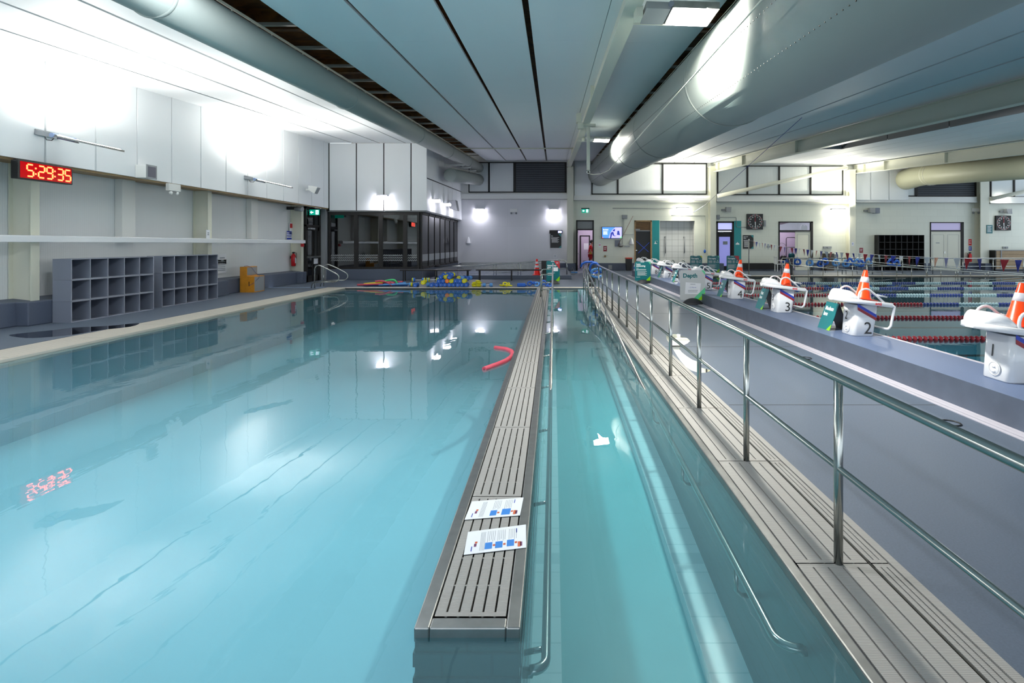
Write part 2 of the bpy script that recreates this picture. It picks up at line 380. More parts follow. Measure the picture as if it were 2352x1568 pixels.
def slat_panel(x0, x1, ya, yb, n, z0=-.03, z1=-.002, gap=.0085, dash=.19):
    mb = MB(); wd = (x1-x0)/n
    for i in range(n): mb.box(x0+i*wd+gap/2, x0+(i+1)*wd-gap/2, ya+.004, yb-.004, z0, z1)
    mb.box(x0+gap/2, x1-gap/2, ya+.004, ya+.03, z0, z1-.0005); mb.box(x0+gap/2, x1-gap/2, yb-.03, yb-.004, z0, z1-.0005)
    k = int((yb-ya)/dash)
    for j in range(1, k): mb.box(x0+gap, x1-gap, ya+j*(yb-ya)/k-.0045, ya+j*(yb-ya)/k+.0045, z0, z1-.004)
    return mb
ys = [2.185, 3.23]+[3.23+1.222*k for k in range(1, 13)]+[18.73]
for i in range(len(ys)-1):
    single(slat_panel(X0+.064, X1-.06, ys[i], ys[i+1], 6), 'grate_panel', M['grate'], ORD[i]+' slatted grate panel of the walkway between pool and ramp', 'grate', 'grate panels of the walkway')
# right gutter along the ramp
ys = [-.0, 1.33, 2.553, 3.76]+[3.76+1.216*k for k in range(1, 13)]
m = MB(); m.box(1.108, 1.162, -1, 18.9, -.055, 0.004); struct(m, 'trim_10', M['steelr'], .008)
m = MB(); m.box(1.15, 1.66, -1, 18.9, -.11, -.035); m.box(1.521, 1.527, -1, 18.9, -.04, -.003); struct(m, 'trim_11', M['gratedark'])
m = MB(); m.box(1.617, 1.66, -1, 18.9, -.04, .002); struct(m, 'trim_12', M['grate'])
for i in range(1, len(ys)-1):
    mb = slat_panel(1.166, 1.518, ys[i], ys[i+1], 5, gap=.008, dash=9)
    mb2 = slat_panel(1.529, 1.614, ys[i], ys[i+1], 3, gap=.006, dash=9)
    o = single(mb, 'grate_panel', M['grate'], ORD[i-1]+' wide slatted grate panel under the steel railing', 'grate', 'wide grate panels under the railing')
    o = single(mb2, 'narrow_grate', M['grate'], ORD[i-1]+' narrow grooved grate strip between railing grates and deck', 'grate', 'narrow grate strips beside the deck')
# left gutter
m = MB(); m.box(-8.04, -7.34, -6, 18.98, -.1, -.03); struct(m, 'trim_13', M['gratedark'])
m = MB(); m.box(-7.37, -7.315, -6, 18.98, -.05, .0); m.box(-7.32, -7.29, -6, 18.75, -.11, -.05); struct(m, 'trim_14', M['grateL'], .006)
yy = [4.2+1.5*k for k in range(0, 11)]
for i in range(len(yy)-1):
    mb = slat_panel(-8.035, -7.38, yy[i], min(yy[i+1], 18.97), 5, gap=.011, dash=9)
    single(mb, 'grate_panel', M['grateL'], ORD[i]+' cream grate panel along the left edge of the training pool', 'grate', 'cream grate panels on the left')
m = MB(); m.box(-7.34, -.13, 18.7, 18.98, -.03, .002); struct(m, 'trim_3', M['grateL'], .004)
m = MB(); m.box(-.13, 1.66, 18.72, 19.05, -.03, .004); struct(m, 'trim_4', M['grateL'], .004)

# ================================================================ LEFT WALL
m = MB(); m.box(XL-.15, XL, -8, 21.3, 0, 4.5); struct(m, 'wall_left', M['clad'])
m = MB()                                   # white panels above, 1.17 m wide with open joints
ys = [0.0]
edges = [sx(x, 300, XP).y for x in (104, 218, 316, 395, 461, 519, 569, 613, 651, 687, 716, 741)]
pit = (edges[6]-edges[0])/6
e = [edges[0]+pit*k for k in range(-13, 18)]
for a, b in zip(e[:-1], e[1:]):
    b2 = min(b, 22.74)
    if a < 22.7: m.hexa([(XP, a+.024, 3.075), (XP, b2-.02, 3.075), (XP-.04, b2-.02, 3.075), (XP-.04, a+.012, 3.075), (XP, a+.012, roof(a)), (XP, b2-.012, roof(b2)), (XP-.04, b2-.012, roof(b2)), (XP-.04, a+.012, roof(a))])
struct(m, 'wall_left_panels', M['panel'])
m = MB(); m.box(XP-.06, XP-.045, -9, 22.8, 3.09, 6.2); struct(m, 'trim_15', M['dark'])
m = MB(); m.box(XP-.055, XP-.045, -9, 22.8, 3.03, 3.09); m.box(XL-.1, XP-.05, -9, 22.8, 3.08, 3.16); struct(m, 'trim_5', [M['tim']])
m = MB(); m.hexa([(XL, -8, 0), (-10.0, -8, 0), (-10.0, 21.3, 0), (XL, 21.3, 0), (XL, -8, .49), (-10.03, -8, .45), (-10.03, 21.3, .45), (XL, 21.3, .49)])
for y in (4.6, 10.35, 15.7, 21.0): m.box(-10.05, -9.78, y-.45 if y < 20 else y-.25, y+.1 if y > 20 else y+.35, 0, .45)
struct(m, 'baseboard_left', M['dado'], .02)
for i, y in enumerate((4.6, 10.3, 15.5, 21.2)):
    m = MB(); m.box(-9.97, -9.955, y-.17, y, .44, 3.08); m.box(-10.38, -9.96, y-.095, y-.085, .44, 3.08); m.box(-10.39, -10.375, y-.17, y, .44, 3.08)
    single(m, 'steel_column', M['cream'], ['cream steel column out of view', 'cream steel column left of the grey cubby shelves', 'cream steel column behind the far end of the cubby shelves', 'cream steel column beside the dark exit door'][i], 'column', 'steel columns of the left wall')
for i, y in enumerate((12.9, 18.3)):
    m = MB(); m.box(-10.39, -10.22, y-.3, y+.1, 1.65, 3.08)
    single(m, 'boxed_post', M['paint'], ['boxed white post above the nearer cubby shelves', 'boxed white post above the orange cabinet'][i], 'post')
m = MB(); m.prism([(-10.0, -6, 1.57), (-9.78, -6, 1.57), (-9.78, -6, 1.685), (-9.80, -6, 1.70), (-10.0, -6, 1.71)], (0, 27.0, 0))
single(m, 'wall_rail', mat('glossy_white_rail', '#e4e7ea', .15, coat=.5), 'glossy white horizontal rail running along the left wall', 'rail', bevel=.01)
m = MB(); m.box(-9.9, -9.7, 22.66, 22.95, 0, 3.1); struct(m, 'trim_6', M['grey'])

# exit door in the left wall
t = build(MB().box(-9.98, -9.9, 21.28, 22.66, 2.25, 2.33).box(-9.98, -9.9, 21.28, 21.36, 0, 3.05).box(-9.98, -9.9, 22.55, 22.66, 0, 3.05).box(-9.98, -9.9, 21.28, 22.66, 2.97, 3.05), 'door_1', M['dark'], None, (-9.94, 21.97, 0)); t['kind'] = 'structure'
build(MB().box(-9.95, -9.94, 21.36, 22.55, 2.33, 2.97).box(-9.95, -9.94, 21.5, 22.42, .25, 2.1), 'pane', M['glass'], t)
m = MB(); m.box(-9.96, -9.92, 21.36, 21.5, 0, 2.25); m.box(-9.96, -9.92, 22.42, 22.55, 0, 2.25); m.box(-9.96, -9.92, 21.93, 22.0, 0, 2.25); m.box(-9.96, -9.92, 21.36, 22.55, 0, .25); m.box(-9.96, -9.92, 21.36, 22.55, 2.1, 2.25)
build(m, 'leaf', M['dark'], t)
build(MB().box(-9.92, -9.84, 21.4, 22.5, .98, 1.05), 'push_bar', M['steelr'], t)
build(MB().box(-9.915, -9.91, 22.02, 22.4, .72, .95), 'notice', M['paper'], t)
build(MB().box(-9.92, -9.8, 21.5, 21.9, 2.14, 2.2), 'door_closer', M['grey'], t)
build(MB().box(-10.3, -10.25, 21.2, 22.8, 0, 3.1), 'dark_backing', M['black'], t)

# ================================================================ GLAZED BOX (far left corner)
GY, GX = 22.75, -5.41
m = MB()
px = [755.5, 818.5, 881.5, 944, 980]
for a, b in zip(px[:-1], px[1:]):
    A, B = at(a, 400, GY).x+.024, at(b, 400, GY).x-(.024 if b < 980 else 0)
    m.hexa([(A, GY, 2.98), (B, GY, 2.98), (B, GY+.04, 2.98), (A, GY+.04, 2.98), (A, GY, roof(GY)-.01), (B, GY, roof(GY)-.01), (B, GY+.04, roof(GY)-.01), (A, GY+.04, roof(GY)-.01)])
for k in range(8):
    a, b = GY+1.17*k, min(GY+1.17*(k+1), YF)
    if a < YF-.1:
        m.hexa([(GX-.04, a+.01, 2.98), (GX, a+.01, 2.98), (GX, b-.01, 2.98), (GX-.04, b-.01, 2.98), (GX-.04, a+.01, 4.35+.06*(a-GY)*.5), (GX, a+.01, 4.35+.03*(a-GY)), (GX, b-.01, 4.35+.03*(b-GY)), (GX-.04, b-.01, 4.35+.03*(b-GY))])
        m.hexa([(GX-.04, a+.01, 4.40+.03*(a-GY)), (GX, a+.01, 4.40+.03*(a-GY)), (GX, b-.01, 4.40+.03*(b-GY)), (GX-.04, b-.01, 4.40+.03*(b-GY)), (GX-.04, a+.01, roof(a)), (GX, a+.01, roof(a)), (GX, b-.01, roof(b)), (GX-.04, b-.01, roof(b))])
struct(m, 'wall_glazed_room', M['panel'])
m = MB(); m.box(-9.6, GX-.06, GY+.05, GY+.08, 2.96, roof(GY)); m.box(GX-.09, GX-.06, GY+.05, YF, 2.96, 6.4); m.box(-9.9, -9.60, 22.755, 22.86, 2.95, 6.3); struct(m, 'trim_7', M['dark'])
m = MB(); m.box(-9.9, GX-.05, GY+.05, YF, 2.93, 2.97); struct(m, 'trim_8', M['grey'])
FXg, FYg = -5.66, GY+.12                    # planes of the glass
m = MB(); m.box(-9.75, -5.62, GY, GY+.3, 0, .467); m.box(-5.9, -5.62, GY+.3, YF, 0, .467); struct(m, 'baseboard_glazed_room', M['dado'], .015)
fx = [755, 818.5, 875, 931, 964]
for i in range(4):
    A, B = at(fx[i], 500, FYg).x, at(fx[i+1], 500, FYg).x
    f = MB(); w_ = .085
    f.box(A, A+w_, FYg-.05, FYg+.05, .47, 2.95); f.box(B-w_ if i < 3 else B-.1, B, FYg-.05, FYg+.05, .47, 2.95); f.box(A+w_, B-w_, FYg-.05, FYg+.05, .47, .56); f.box(A+w_, B-w_, FYg-.05, FYg+.05, 2.79, 2.95)
    o = build(f, 'window_%d' % (i+1), M['dark'], None, ((A+B)/2, FYg, .47)); o['kind'] = 'structure'
    build(MB().box(A+w_, B-w_, FYg-.006, FYg+.006, .56, 2.79), 'pane', M['glass'], o)
    f = MB(); n = int((B-A-2*w_)/.085)
    for k in range(n):                      # frosted chevron band
        for r in range(3):
            x = A+w_+.02+k*.083; z = .80+r*.105
            f.hexa([(x, FYg-.009, z), (x+.04, FYg-.009, z+.05), (x+.04, FYg-.0085, z+.05), (x, FYg-.0085, z), (x, FYg-.009, z+.045), (x+.04, FYg-.009, z+.095), (x+.04, FYg-.0085, z+.095), (x, FYg-.0085, z+.045)])
            f.hexa([(x+.042, FYg-.009, z+.05), (x+.078, FYg-.009, z), (x+.078, FYg-.0085, z), (x+.042, FYg-.0085, z+.05), (x+.042, FYg-.009, z+.095), (x+.078, FYg-.009, z+.045), (x+.078, FYg-.0085, z+.045), (x+.042, FYg-.0085, z+.095)])
    build(f, 'frosted_band', M['frost'], o)
yb = [GY+.12+1.24*k for k in range(8)]
for i in range(7):
    A, B = yb[i], min(yb[i+1], YF-.02)
    f = MB(); f.box(FXg-.05, FXg+.03, A, A+.04, .47, 2.95); f.box(FXg-.05, FXg+.01, B-.01, B, .47, 2.95); f.box(FXg-.05, FXg+.05, A+.07, B-.05, .47, .55); f.box(FXg-.05, FXg+.05, A+.07, B-.05, 2.82, 2.95)
    o = build(f, 'window_%d' % (i+5), M['dark'], None, (FXg, (A+B)/2, .47)); o['kind'] = 'structure'
    build(MB().box(FXg-.006, FXg+.006, A+.045, B-.01, .55, 2.82), 'pane', M['glass2'], o)
    build(MB().box(FXg+.007, FXg+.008, A+.1, B-.08, .80, 1.1), 'frosted_band', M['frost'], o)
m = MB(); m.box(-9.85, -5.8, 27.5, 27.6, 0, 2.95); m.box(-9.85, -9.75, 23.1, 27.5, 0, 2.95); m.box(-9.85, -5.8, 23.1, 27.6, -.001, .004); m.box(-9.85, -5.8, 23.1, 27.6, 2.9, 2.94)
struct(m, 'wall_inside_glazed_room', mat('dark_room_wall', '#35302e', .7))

# ================================================================ FAR WALL
def W(x, y, d=0.0): return at(x, y, YF-d)
def wall_holes(mb, x0, x1, z0, z1, holes, y0, y1):
    xs = sorted({x0, x1}|{h[0] for h in holes}|{h[1] for h in holes}); zs = sorted({z0, z1}|{h[2] for h in holes}|{h[3] for h in holes})
    for a, b in zip(xs[:-1], xs[1:]):
        c0 = None
        for c, d in zip(zs[:-1], zs[1:]):
            mx, mz = (a+b)/2, (c+d)/2
            inside = any(h[0] < mx < h[1] and h[2] < mz < h[3] for h in holes)
            if not inside and z0 <= c and d <= z1: mb.box(a, b, y0, y1, c, d)
def hole(x0, x1, y0): return (W(x0, 500).x, W(x1, 500).x, -.01, W(0, y0).z)
HA, HS, HB, HC, HD = hole(1323.5, 1364, 505.5), hole(1457, 1497, 506), hole(1645, 1685.5, 508), hole(1788, 1867, 508.5), hole(2136, 2213, 510)
HT = (W(1515.5, 0).x, W(1596, 0).x, .06, W(0, 507).z)
m = MB(); wall_holes(m, -5.7, 1.1, 0, 4.3, [], YF, YF+.2); struct(m, 'wall_far_left', bricks('smooth_white_wall', '#d9dade', '#cdced2', 1.35, 2.6, .5, off=0))
m = MB(); wall_holes(m, 1.1, 31, 0, 4.25, [HA, HS, HB, HC, HD, HT], YF, YF+.2); struct(m, 'wall_far', M['tile'])
m = MB(); m.box(-5.7, 31, YF+.02, YF+.2, 4.2, 7.4); struct(m, 'wall_far_upper', M['paint'])
m = MB()
for a, b, yt, ybm in ((1054, 1304, 445, 457), (1318, 1631, 449, 460), (1646, 1952, 450, 463), (1966, 2244, 452, 465), (2274, 2470, 452, 467)):
    A, B = W(a, ybm, .2), W(b, yt, .2); m.box(A.x, B.x, YF-.2, YF+.02, A.z, B.z); m.box(A.x, B.x, YF-.24, YF+.02, A.z, A.z+.05)
struct(m, 'trim_9', M['paint'])
m = MB()
pts = [1055, 1304, 1323, 1364, 1457, 1515, 1645, 1704, 1788, 1867, 2136, 2213, 2500]
for a, b in ((0, 2), (3, 4), (5, 6), (7, 8), (9, 10), (11, 12)): m.box(W(pts[a], 0).x, W(pts[b], 0).x, YF-.05, YF, 0, .42)
for x in (1298, 1632, 1953, 2246): m.box(W(x, 0).x, W(x+(24 if x != 2246 else 30), 0).x, YF-.55, YF, 0, .42)
struct(m, 'baseboard_far', M['dado'], .01)
for i, (a, b, top) in enumerate(((1303, 1317, 6.1), (1631.5, 1645, 6.1), (1952, 1965.5, 5.9), (2252, 2272, 5.8))):
    A, B = at(a, 0, YF-.45).x, at(b, 0, YF-.45).x
    m = MB(); m.box(A, B, YF-.45, YF-.43, .42, top); m.box((A+B)/2-.01, (A+B)/2+.01, YF-.43, YF, .42, top); m.box(A, B, YF-.03, YF, .42, top); m.box(A-.03, B+.03, YF-.5, YF, top-.03, top)
    single(m, 'steel_column', M['cream'], ['cream steel column between the white wall and the first staff door', 'cream steel column right of the tiled shower recess', 'cream steel column left of the black cubby shelf', 'cream steel column beside the wall clock at far right'][i], 'column', 'steel columns of the far wall')
# clerestory windows
def clere(n, x0, x1, y0, y1, mull, louvers=(), base=YF-.06):
    A, B = at(x0, y1, base), at(x1, y0, base); f = .055
    mb = MB(); mb.box(A.x, B.x, base, base+.08, B.z-f, B.z); mb.box(A.x, B.x, base, base+.08, A.z, A.z+f); mb.box(A.x, A.x+f, base, base+.08, A.z, B.z); mb.box(B.x-f, B.x, base, base+.08, A.z, B.z)
    ms = [at(q, 0, base).x for q in mull]
    for q in ms: mb.box(q-.05, q+.05, base, base+.08, A.z, B.z)
    o = build(mb, 'window_%d' % n, M['dark'], None, ((A.x+B.x)/2, base, A.z)); o['kind'] = 'structure'
    eds = [A.x]+ms+[B.x]
    for i in range(len(eds)-1):
        a, b = eds[i]+.05, eds[i+1]-.05
        if i in louvers:
            k = 13; h = (B.z-A.z-2*f)/k; lv = MB()
            for j in range(k): z = A.z+f+j*h; lv.hexa([(a+.05, base+.0, z), (b-.05, base+.0, z), (b-.05, base+.012, z), (a+.05, base+.012, z), (a+.05, base+.06, z+h*.9), (b-.05, base+.06, z+h*.9), (b-.05, base+.072, z+h*.9), (a+.05, base+.072, z+h*.9)])
            build(lv, 'louvre', mat('grey_louvre', '#5d6167', .4), o)
            build(MB().box(a, b, base+.074, base+.079, A.z+f, B.z-f).box(a, a+.05, base-.005, base+.07, A.z+f, B.z-f).box(b-.05, b, base-.005, base+.07, A.z+f, B.z-f), 'louvre_frame', M['dark'], o)
        else: build(MB().box(a, b, base+.05, base+.07, A.z+f, B.z-f), 'pane', M['poly'], o)
clere(12, 1076, 1301, 372, 442, [1123, 1181], (2,))
clere(13, 1359, 1624, 374.5, 446.5, [1419, 1522])
clere(14, 1648, 1937, 380, 447.5, [1717, 1790, 1862])
clere(15, 2080, 2243, 385, 451, [2104], (1,))
clere(16, 2276, 2400, 383, 453, [2330])
m = MB()
for a, b in ((1967, 1999), (2001, 2041), (2043, 2081)):
    A, B = at(a, 459, YF-.3), at(b, 383, YF-.3); m.box(A.x, B.x, YF-.3, YF-.26, A.z, B.z+.2)
m.box(W(1967, 0).x, W(2080, 0).x, YF-.25, YF, W(0, 459).z, W(0, 381).z)
m.box(at(1320, 0, YF-.1).x, at(1357, 0, YF-.1).x, YF-.1, YF, W(0, 457).z, 6.5)
struct(m, 'wall_far_panels', M['panel'])

# ================================================================ ROOF
def strip(mb, xa, xb, ya, yb, th=.045, seg=2.57, off=0.0, dz=0.0):
    y = ya-((ya-8.85) % seg)
    while y < yb:
        a, b = max(y, ya)+.002, min(y+seg, yb)-.002
        if b > a: mb.hexa([(xa, a, roof(a, xa)+dz), (xb, a, roof(a, xb)+dz), (xb, b, roof(b, xb)+dz), (xa, b, roof(b, xa)+dz)]+[(xa, a, roof(a, xa)+th+dz), (xb, a, roof(a, xb)+th+dz), (xb, b, roof(b, xb)+th+dz), (xa, b, roof(b, xa)+th+dz)])
        y += seg
rows = []
for a, b, e1 in ((-9.6, -8.60, 22.75), (-8.54, -7.46, 22.75), (-7.40, -6.35, 22.75), (-6.29, -4.85, 22.75), (-5.38, -4.85, 31.5),
              (-3.91, -2.80, 31.5), (-2.74, -1.60, 31.5), (-1.52, -.42, 31.5), (-.33, .775, 31.5), (.785, 2.30, 31.5),
              (3.55, 4.75, 31.5), (4.81, 5.94, 31.5), (6.0, 7.13, 31.5), (7.19, 8.32, 31.5), (8.39, 9.58, 31.5), (9.62, 10.7, 31.51), (10.75, 11.8, 31.51), (11.85, 12.9, 31.51), (12.93, 13.80, 31.5), (13.84, 14.7, 31.5), (14.74, 15.68, 31.5), (15.72, 17.6, 31.5), (17.62, 19.6, 31.5), (22.3, 26, 31.5), (26.05, 31, 31.5)):
    mb = MB()
    strip(mb, a, b, 23.8 if e1 == 31.51 else 20.4 if e1 == 31.52 else -8 if b < 9 else (6 if a > 14 else 0), e1)
    rows.append(mb)
for mb in rows: struct(mb, 'ceiling', M['panel'])
m = MB(); m.hexa([(-10.6, -9, roof(-9)+.62), (31, -9, roof(-9, 31)+.9), (31, 32, roof(32, 31)+.9), (-10.6, 32, roof(32)+.62), (-10.6, -9, roof(-9)+.7), (31, -9, roof(-9, 31)+1), (31, 32, roof(32, 31)+1), (-10.6, 32, roof(32)+.7)])
struct(m, 'ceiling_deck', M['ply'])
m = MB()
for k in range(26):
    y = -1.5+1.28*k; m.box(-5.5, -3.5, y-.03, y+.03, roof(y)+.22, roof(y)+.27); m.box(1.9, 4.0, y-.03, y+.03, roof(y)+.2, roof(y)+.25)
struct(m, 'ceiling_batten', mat('galvanised_batten', '#8d8f86', .5))
m = MB()
for k in range(11):
    y = .5+2.9*k; m.box(-5.5, -3.5, y-.05, y+.05, roof(y)+.3, roof(y)+.6); m.box(1.9, 4.0, y-.05, y+.05, roof(y)+.28, roof(y)+.6)
struct(m, 'ceiling_joist', M['ply'])
# steel I beams
def ibeam(x, drop, depth, fw, y0, y1, label, bays):
    za = lambda Y: roof(Y, x)-drop
    mb = MB()
    def bar(x0, x1, zo, zt): mb.hexa([(x0, y0, za(y0)+zo), (x1, y0, za(y0)+zo), (x1, y1, za(y1)+zo), (x0, y1, za(y1)+zo), (x0, y0, za(y0)+zt), (x1, y0, za(y0)+zt), (x1, y1, za(y1)+zt), (x0, y1, za(y1)+zt)])
    bar(x-fw/2, x+fw/2, 0, .018); bar(x-.006, x+.006, .018, depth-.018); bar(x-fw/2, x+fw/2, depth-.018, depth)
    for y in bays: mb.box(x-fw/2+.01, x+fw/2-.01, y-.006, y+.006, za(y)+.018, za(y)+depth-.02)
    return single(mb, 'roof_beam', M['cream'], label, 'beam', 'sloping steel roof beams')
ibeam(.94, .40, .42, .2, -6, 31.4, 'sloping steel roof beam carrying the bright floodlight', (24.3, 30.3, 12))
ibeam(9.5, .55, .5, .24, 2, 31.4, 'sloping steel roof beam over the start of the lap lanes', (20.6, 26.4, 30.3))
ibeam(17.8, .55, .5, .24, 8, 31.4, 'sloping cream roof beam left of the far right air duct', (24, 28.4, 30.3))
m = MB(); m.tube([at(1648, 450, 31.0), at(1945, 384, 31.0)], .11, 14)
single(m, 'diagonal_brace', M['cream'], 'cream tubular diagonal brace across the four-pane clerestory window', 'brace')
m = MB(); m.tube([at(2276, 457, 31.0), at(2450, 418, 31.0)], .11, 14)
single(m, 'diagonal_brace', M['cream'], 'cream tubular diagonal brace at the far right edge', 'brace')
m = MB(); m.tube([(-5.3, 24.3, roof(24.3)-.06), (.9, 24.3, roof(24.3)-.06)], .03, 8)
single(m, 'cross_pipe', M['cream'], 'thin white pipe crossing under the middle ceiling panels', 'pipe')
# bulkhead strip beside the second beam
m = MB()
for X_, ye, n in ((12.92, 23.75, 5),):
    for k in range(n):
        y = ye-3.2*(k+1); y2 = y+3.14; m.hexa([(X_, y, roof(y, X_)), (X_+.03, y, roof(y, X_)), (X_+.03, y2, roof(y2, X_)), (X_, y2, roof(y2, X_)), (X_, y, roof(y, X_)+.40), (X_+.03, y, roof(y, X_)+.40), (X_+.03, y2, roof(y2, X_)+.40), (X_, y2, roof(y2, X_)+.40)])
    m.box(X_-1.8 if X_ > 15 else 9.7, X_, ye, ye+.03, roof(ye, X_), roof(ye, X_)+.45)
struct(m, 'ceiling_upstand', M['grey'])

# ducts
def duct(x, h, r, y0, y1, label, n=40, rings=(), cap=False, seam=()):
    z = lambda Y: EYE+h+.0689*Y
    t = thing('air_duct', label, 'duct', (x, y0, z(y0)-r))
    build(MB().tube([(x, y0, z(y0)), (x, y1, z(y1))], r, n), 'duct_tube', M['duct'], t)
    for y in rings:
        mb = MB(); mb.tube([(x, y-.03, z(y-.03)), (x, y-.012, z(y)), (x, y+.012, z(y)), (x, y+.03, z(y+.03))], [r+.002, r+.014, r+.014, r+.002], n); build(mb, 'joint_band', M['duct'], t)
    mb = MB(); 
    for a in seam:
        c, s_ = math.cos(a)*(r+.002), math.sin(a)*(r+.002); k = int((y1-y0)/.09)
        for j in range(k):
            y = y0+j*.09; mb.box(x+c-.004, x+c+.004, y-.006, y+.006, z(y)+s_-.004, z(y)+s_+.004)
    if seam: o = build(mb, 'nozzle_holes', M['gratedark'], t); o['kind'] = 'stuff'
    return t, z
t, z = duct(2.80, 2.03, .74, -2, 31.45, 'large grey round air duct beside the floodlight', 56, (8.3, 13.6, 17.5, 24.5), seam=(math.radians(188), math.radians(222)))
mb = MB(); mb.tube([(2.72, -2, z(-2)+.80), (2.72, 28, z(28)+.80)], .028, 8)
for k in range(28): y = -1+1.05*k; mb.cyl((2.72, y, z(y)+.73), (2.72, y, z(y)+.80), .012, n=6)
build(mb, 'hanging_rail', M['cream'], t)
build(MB().tube([(2.2, -2, z(-2)+.46), (2.2, 31, z(31)+.46)], .004, 6), 'seam_cord', M['cream'], t)
t, z = duct(-4.38, 2.36, .275, -2, 31.45, 'slim grey round air duct over the training pool', 36, (5.8, 11.2, 17, 22, 27))
mb = MB(); mb.tube([(-4.33, -2, z(-2)+.33), (-4.33, 30.6, z(30.6)+.33)], .02, 8)
for k in range(31): y = -1+1.02*k; mb.cyl((-4.33, y, z(y)+.26), (-4.33, y, z(y)+.33), .009, n=6)
build(mb, 'hanging_rail', M['cream'], t)
t = thing('air_duct', 'short capped branch duct in front of the glazed room corner', 'duct', (-4.8, 25, 4.4))
c0, c1 = at(1034, 402, 25), at(1099, 413, 31.45)
build(MB().tube([c0, c1], .32, 32), 'duct_tube', M['duct'], t)
build(MB().ball(c0, .318, 24, (1, .25, 1)), 'end_cap', M['duct'], t)
mb = MB(); mb.tube([c0+Vector((.02, .3, .38)), c1+Vector((0, -.2, .38))], .018, 6)
build(mb, 'hanging_rail', M['cream'], t)
for i, (xa, xb, y, Y) in enumerate(((1021, 1067, 379, 25.3), (1039, 1081, 385, 27), (1055, 1094, 392, 28.8), (1067, 1104, 397, 30.6))):
    mb = MB(); mb.tube([at(xa, y, Y), at(xb, y, Y)], .03, 8)
    for q in (.25, .75): p = at(xa+(xb-xa)*q, y, Y); mb.cyl(p, (p.x, p.y, roof(Y)), .006, n=5)
    single(mb, 'duct_hanger', M['paint'], ORD[i]+' white trapeze bar hanging above the short branch duct', 'hanger', 'trapeze bars above the branch duct')
t = thing('air_duct', 'wide cream air duct at the far right with an elbow into the wall', 'duct', (20.9, 20, 4))
z3 = lambda Y: EYE+1.86+.0689*Y
P = [(20.9, 12, z3(12)), (20.9, 29.3, z3(29.3)), (20.86, 29.8, z3(29.8)), (20.8, 30.3, z3(30.3)-.05), (20.75, 30.8, z3(30.8)-.15), (20.72, 31.4, z3(31)-.2)]
build(MB().tube(P, .6, 36), 'duct_tube', mat('cream_duct', '#b5b69c', .5), t)
mb = MB()
for y in (29.2, 29.45): mb.tube([(20.9, y-.03, z3(y-.03)), (20.9, y, z3(y)), (20.9, y+.03, z3(y+.03))], [.6, .625, .6], 36)
build(mb, 'joint_band', M['cream'], t)
mb = MB(); mb.tube([(20.75, 12, z3(12)+.64), (20.75, 28.2, z3(28.2)+.64)], .03, 6)
for k in range(15): y = 13+1.05*k; mb.cyl((20.75, y, z3(y)+.58), (20.75, y, z3(y)+.64), .012, n=6)
build(mb, 'hanging_rail', M['cream'], t)
# ================================================================ RAILINGS BESIDE THE RAMP
def arc(c, r, a0, a1, u, v, n=6):
    c = Vector(c); u = Vector(u); v = Vector(v)
    return [c+u*(r*math.cos(a0+(a1-a0)*k/n))+v*(r*math.sin(a0+(a1-a0)*k/n)) for k in range(n+1)]
t = thing('railing', 'long stainless railing standing on the grates right of the ramp', 'railing', (1.372, .1, 0))
build(MB().tube([(1.372, .05, .888), (1.372, 17.3, .888)], .0225, 14), 'top_rail', M['steel'], t)
build(MB().tube([(1.372, .05, .456), (1.372, 17.3, .456)], .015, 12), 'middle_rail', M['steel'], t)
for k in range(15):
    y = 2.553+1.215*(k-2)+(0 if k != 3 else -.0)
    if y < 17.4: build(MB().cyl((1.372, y, -.002), (1.372, y, .88), .0205, n=14), 'post', M['steel'], t)
hz = lambda Y: -.04+(.0856 if Y > 6.1 else .055)*(Y-6.1)         # height of the sloping ramp handrails
def cross(parent, xa, xb, Y, z, name='cross_rail'): build(MB().tube([(xa, Y, z), (xb, Y, z)], .019, 8), name, M['steel'], parent)
t = thing('ramp_handrail', 'right sloping stainless ramp handrail dipping below the water', 'handrail', (1.0, 2.3, hz(2.3)))
P = [(1.125, 2.33, hz(2.4)-.01), (1.09, 2.33, hz(2.4)-.01)]+arc((1.09, 2.42, hz(2.4)), .09, -math.pi/2, -math.pi, (1, 0, 0), (0, 1, 0), 6)+[(1.0, 2.6, hz(2.6)), (1.0, 6.1, -.04), (1.0, 9.6, hz(9.6)), (1.0, 17.2, hz(17.2))]
build(MB().tube(P, .0205, 12), 'handrail_tube', M['steel'], t)
build(MB().tube([(1.0, 9.0, hz(9.0)-.33), (1.0, 17.2, hz(17.2)-.42)], .014, 8), 'lower_rail', M['steel'], t)
for k in range(13):
    y = 2.9+1.2*k
    if y < 9: build(MB().tube([(1.0, y, hz(y)), (1.0, y, hz(y)-.14), (1.03, y, hz(y)-.17), (1.118, y, hz(y)-.17)], .013, 8), 'bracket', M['steel'], t)
    else: build(MB().cyl((1.0, y, -.22), (1.0, y, hz(y)), .0165, n=8), 'post', M['steel'], t)
t2 = thing('end_loop', 'stainless cross rails closing the right railing at the deck end', 'rail', (1.19, 17.3, 0))
for Y, zz, zl in ((15.5, .65, .21), (17.3, .72, .28)):
    for z in (zz, zl): cross(t2, 1.0, 1.372, Y, z)
for x, y in ((1.0, 17.3), (1.02, 15.5)): build(MB().cyl((x, y, -.02), (x, y, .9), .0165, n=8), 'post', M['steel'], t2)
t = thing('ramp_handrail', 'left sloping stainless ramp handrail fixed along the walkway', 'handrail', (-.03, 2.2, hz(2.2)))
P = [(-.13, 2.22, hz(2.3)-.01), (-.09, 2.22, hz(2.3)-.01)]+arc((-.09, 2.28, hz(2.3)), .06, -math.pi/2, 0, (1, 0, 0), (0, 1, 0), 5)+[(-.03, 2.5, hz(2.5)), (-.026, 6.1, -.04), (-.022, 9.6, hz(9.6)), (-.0, 17.2, hz(17.2))]
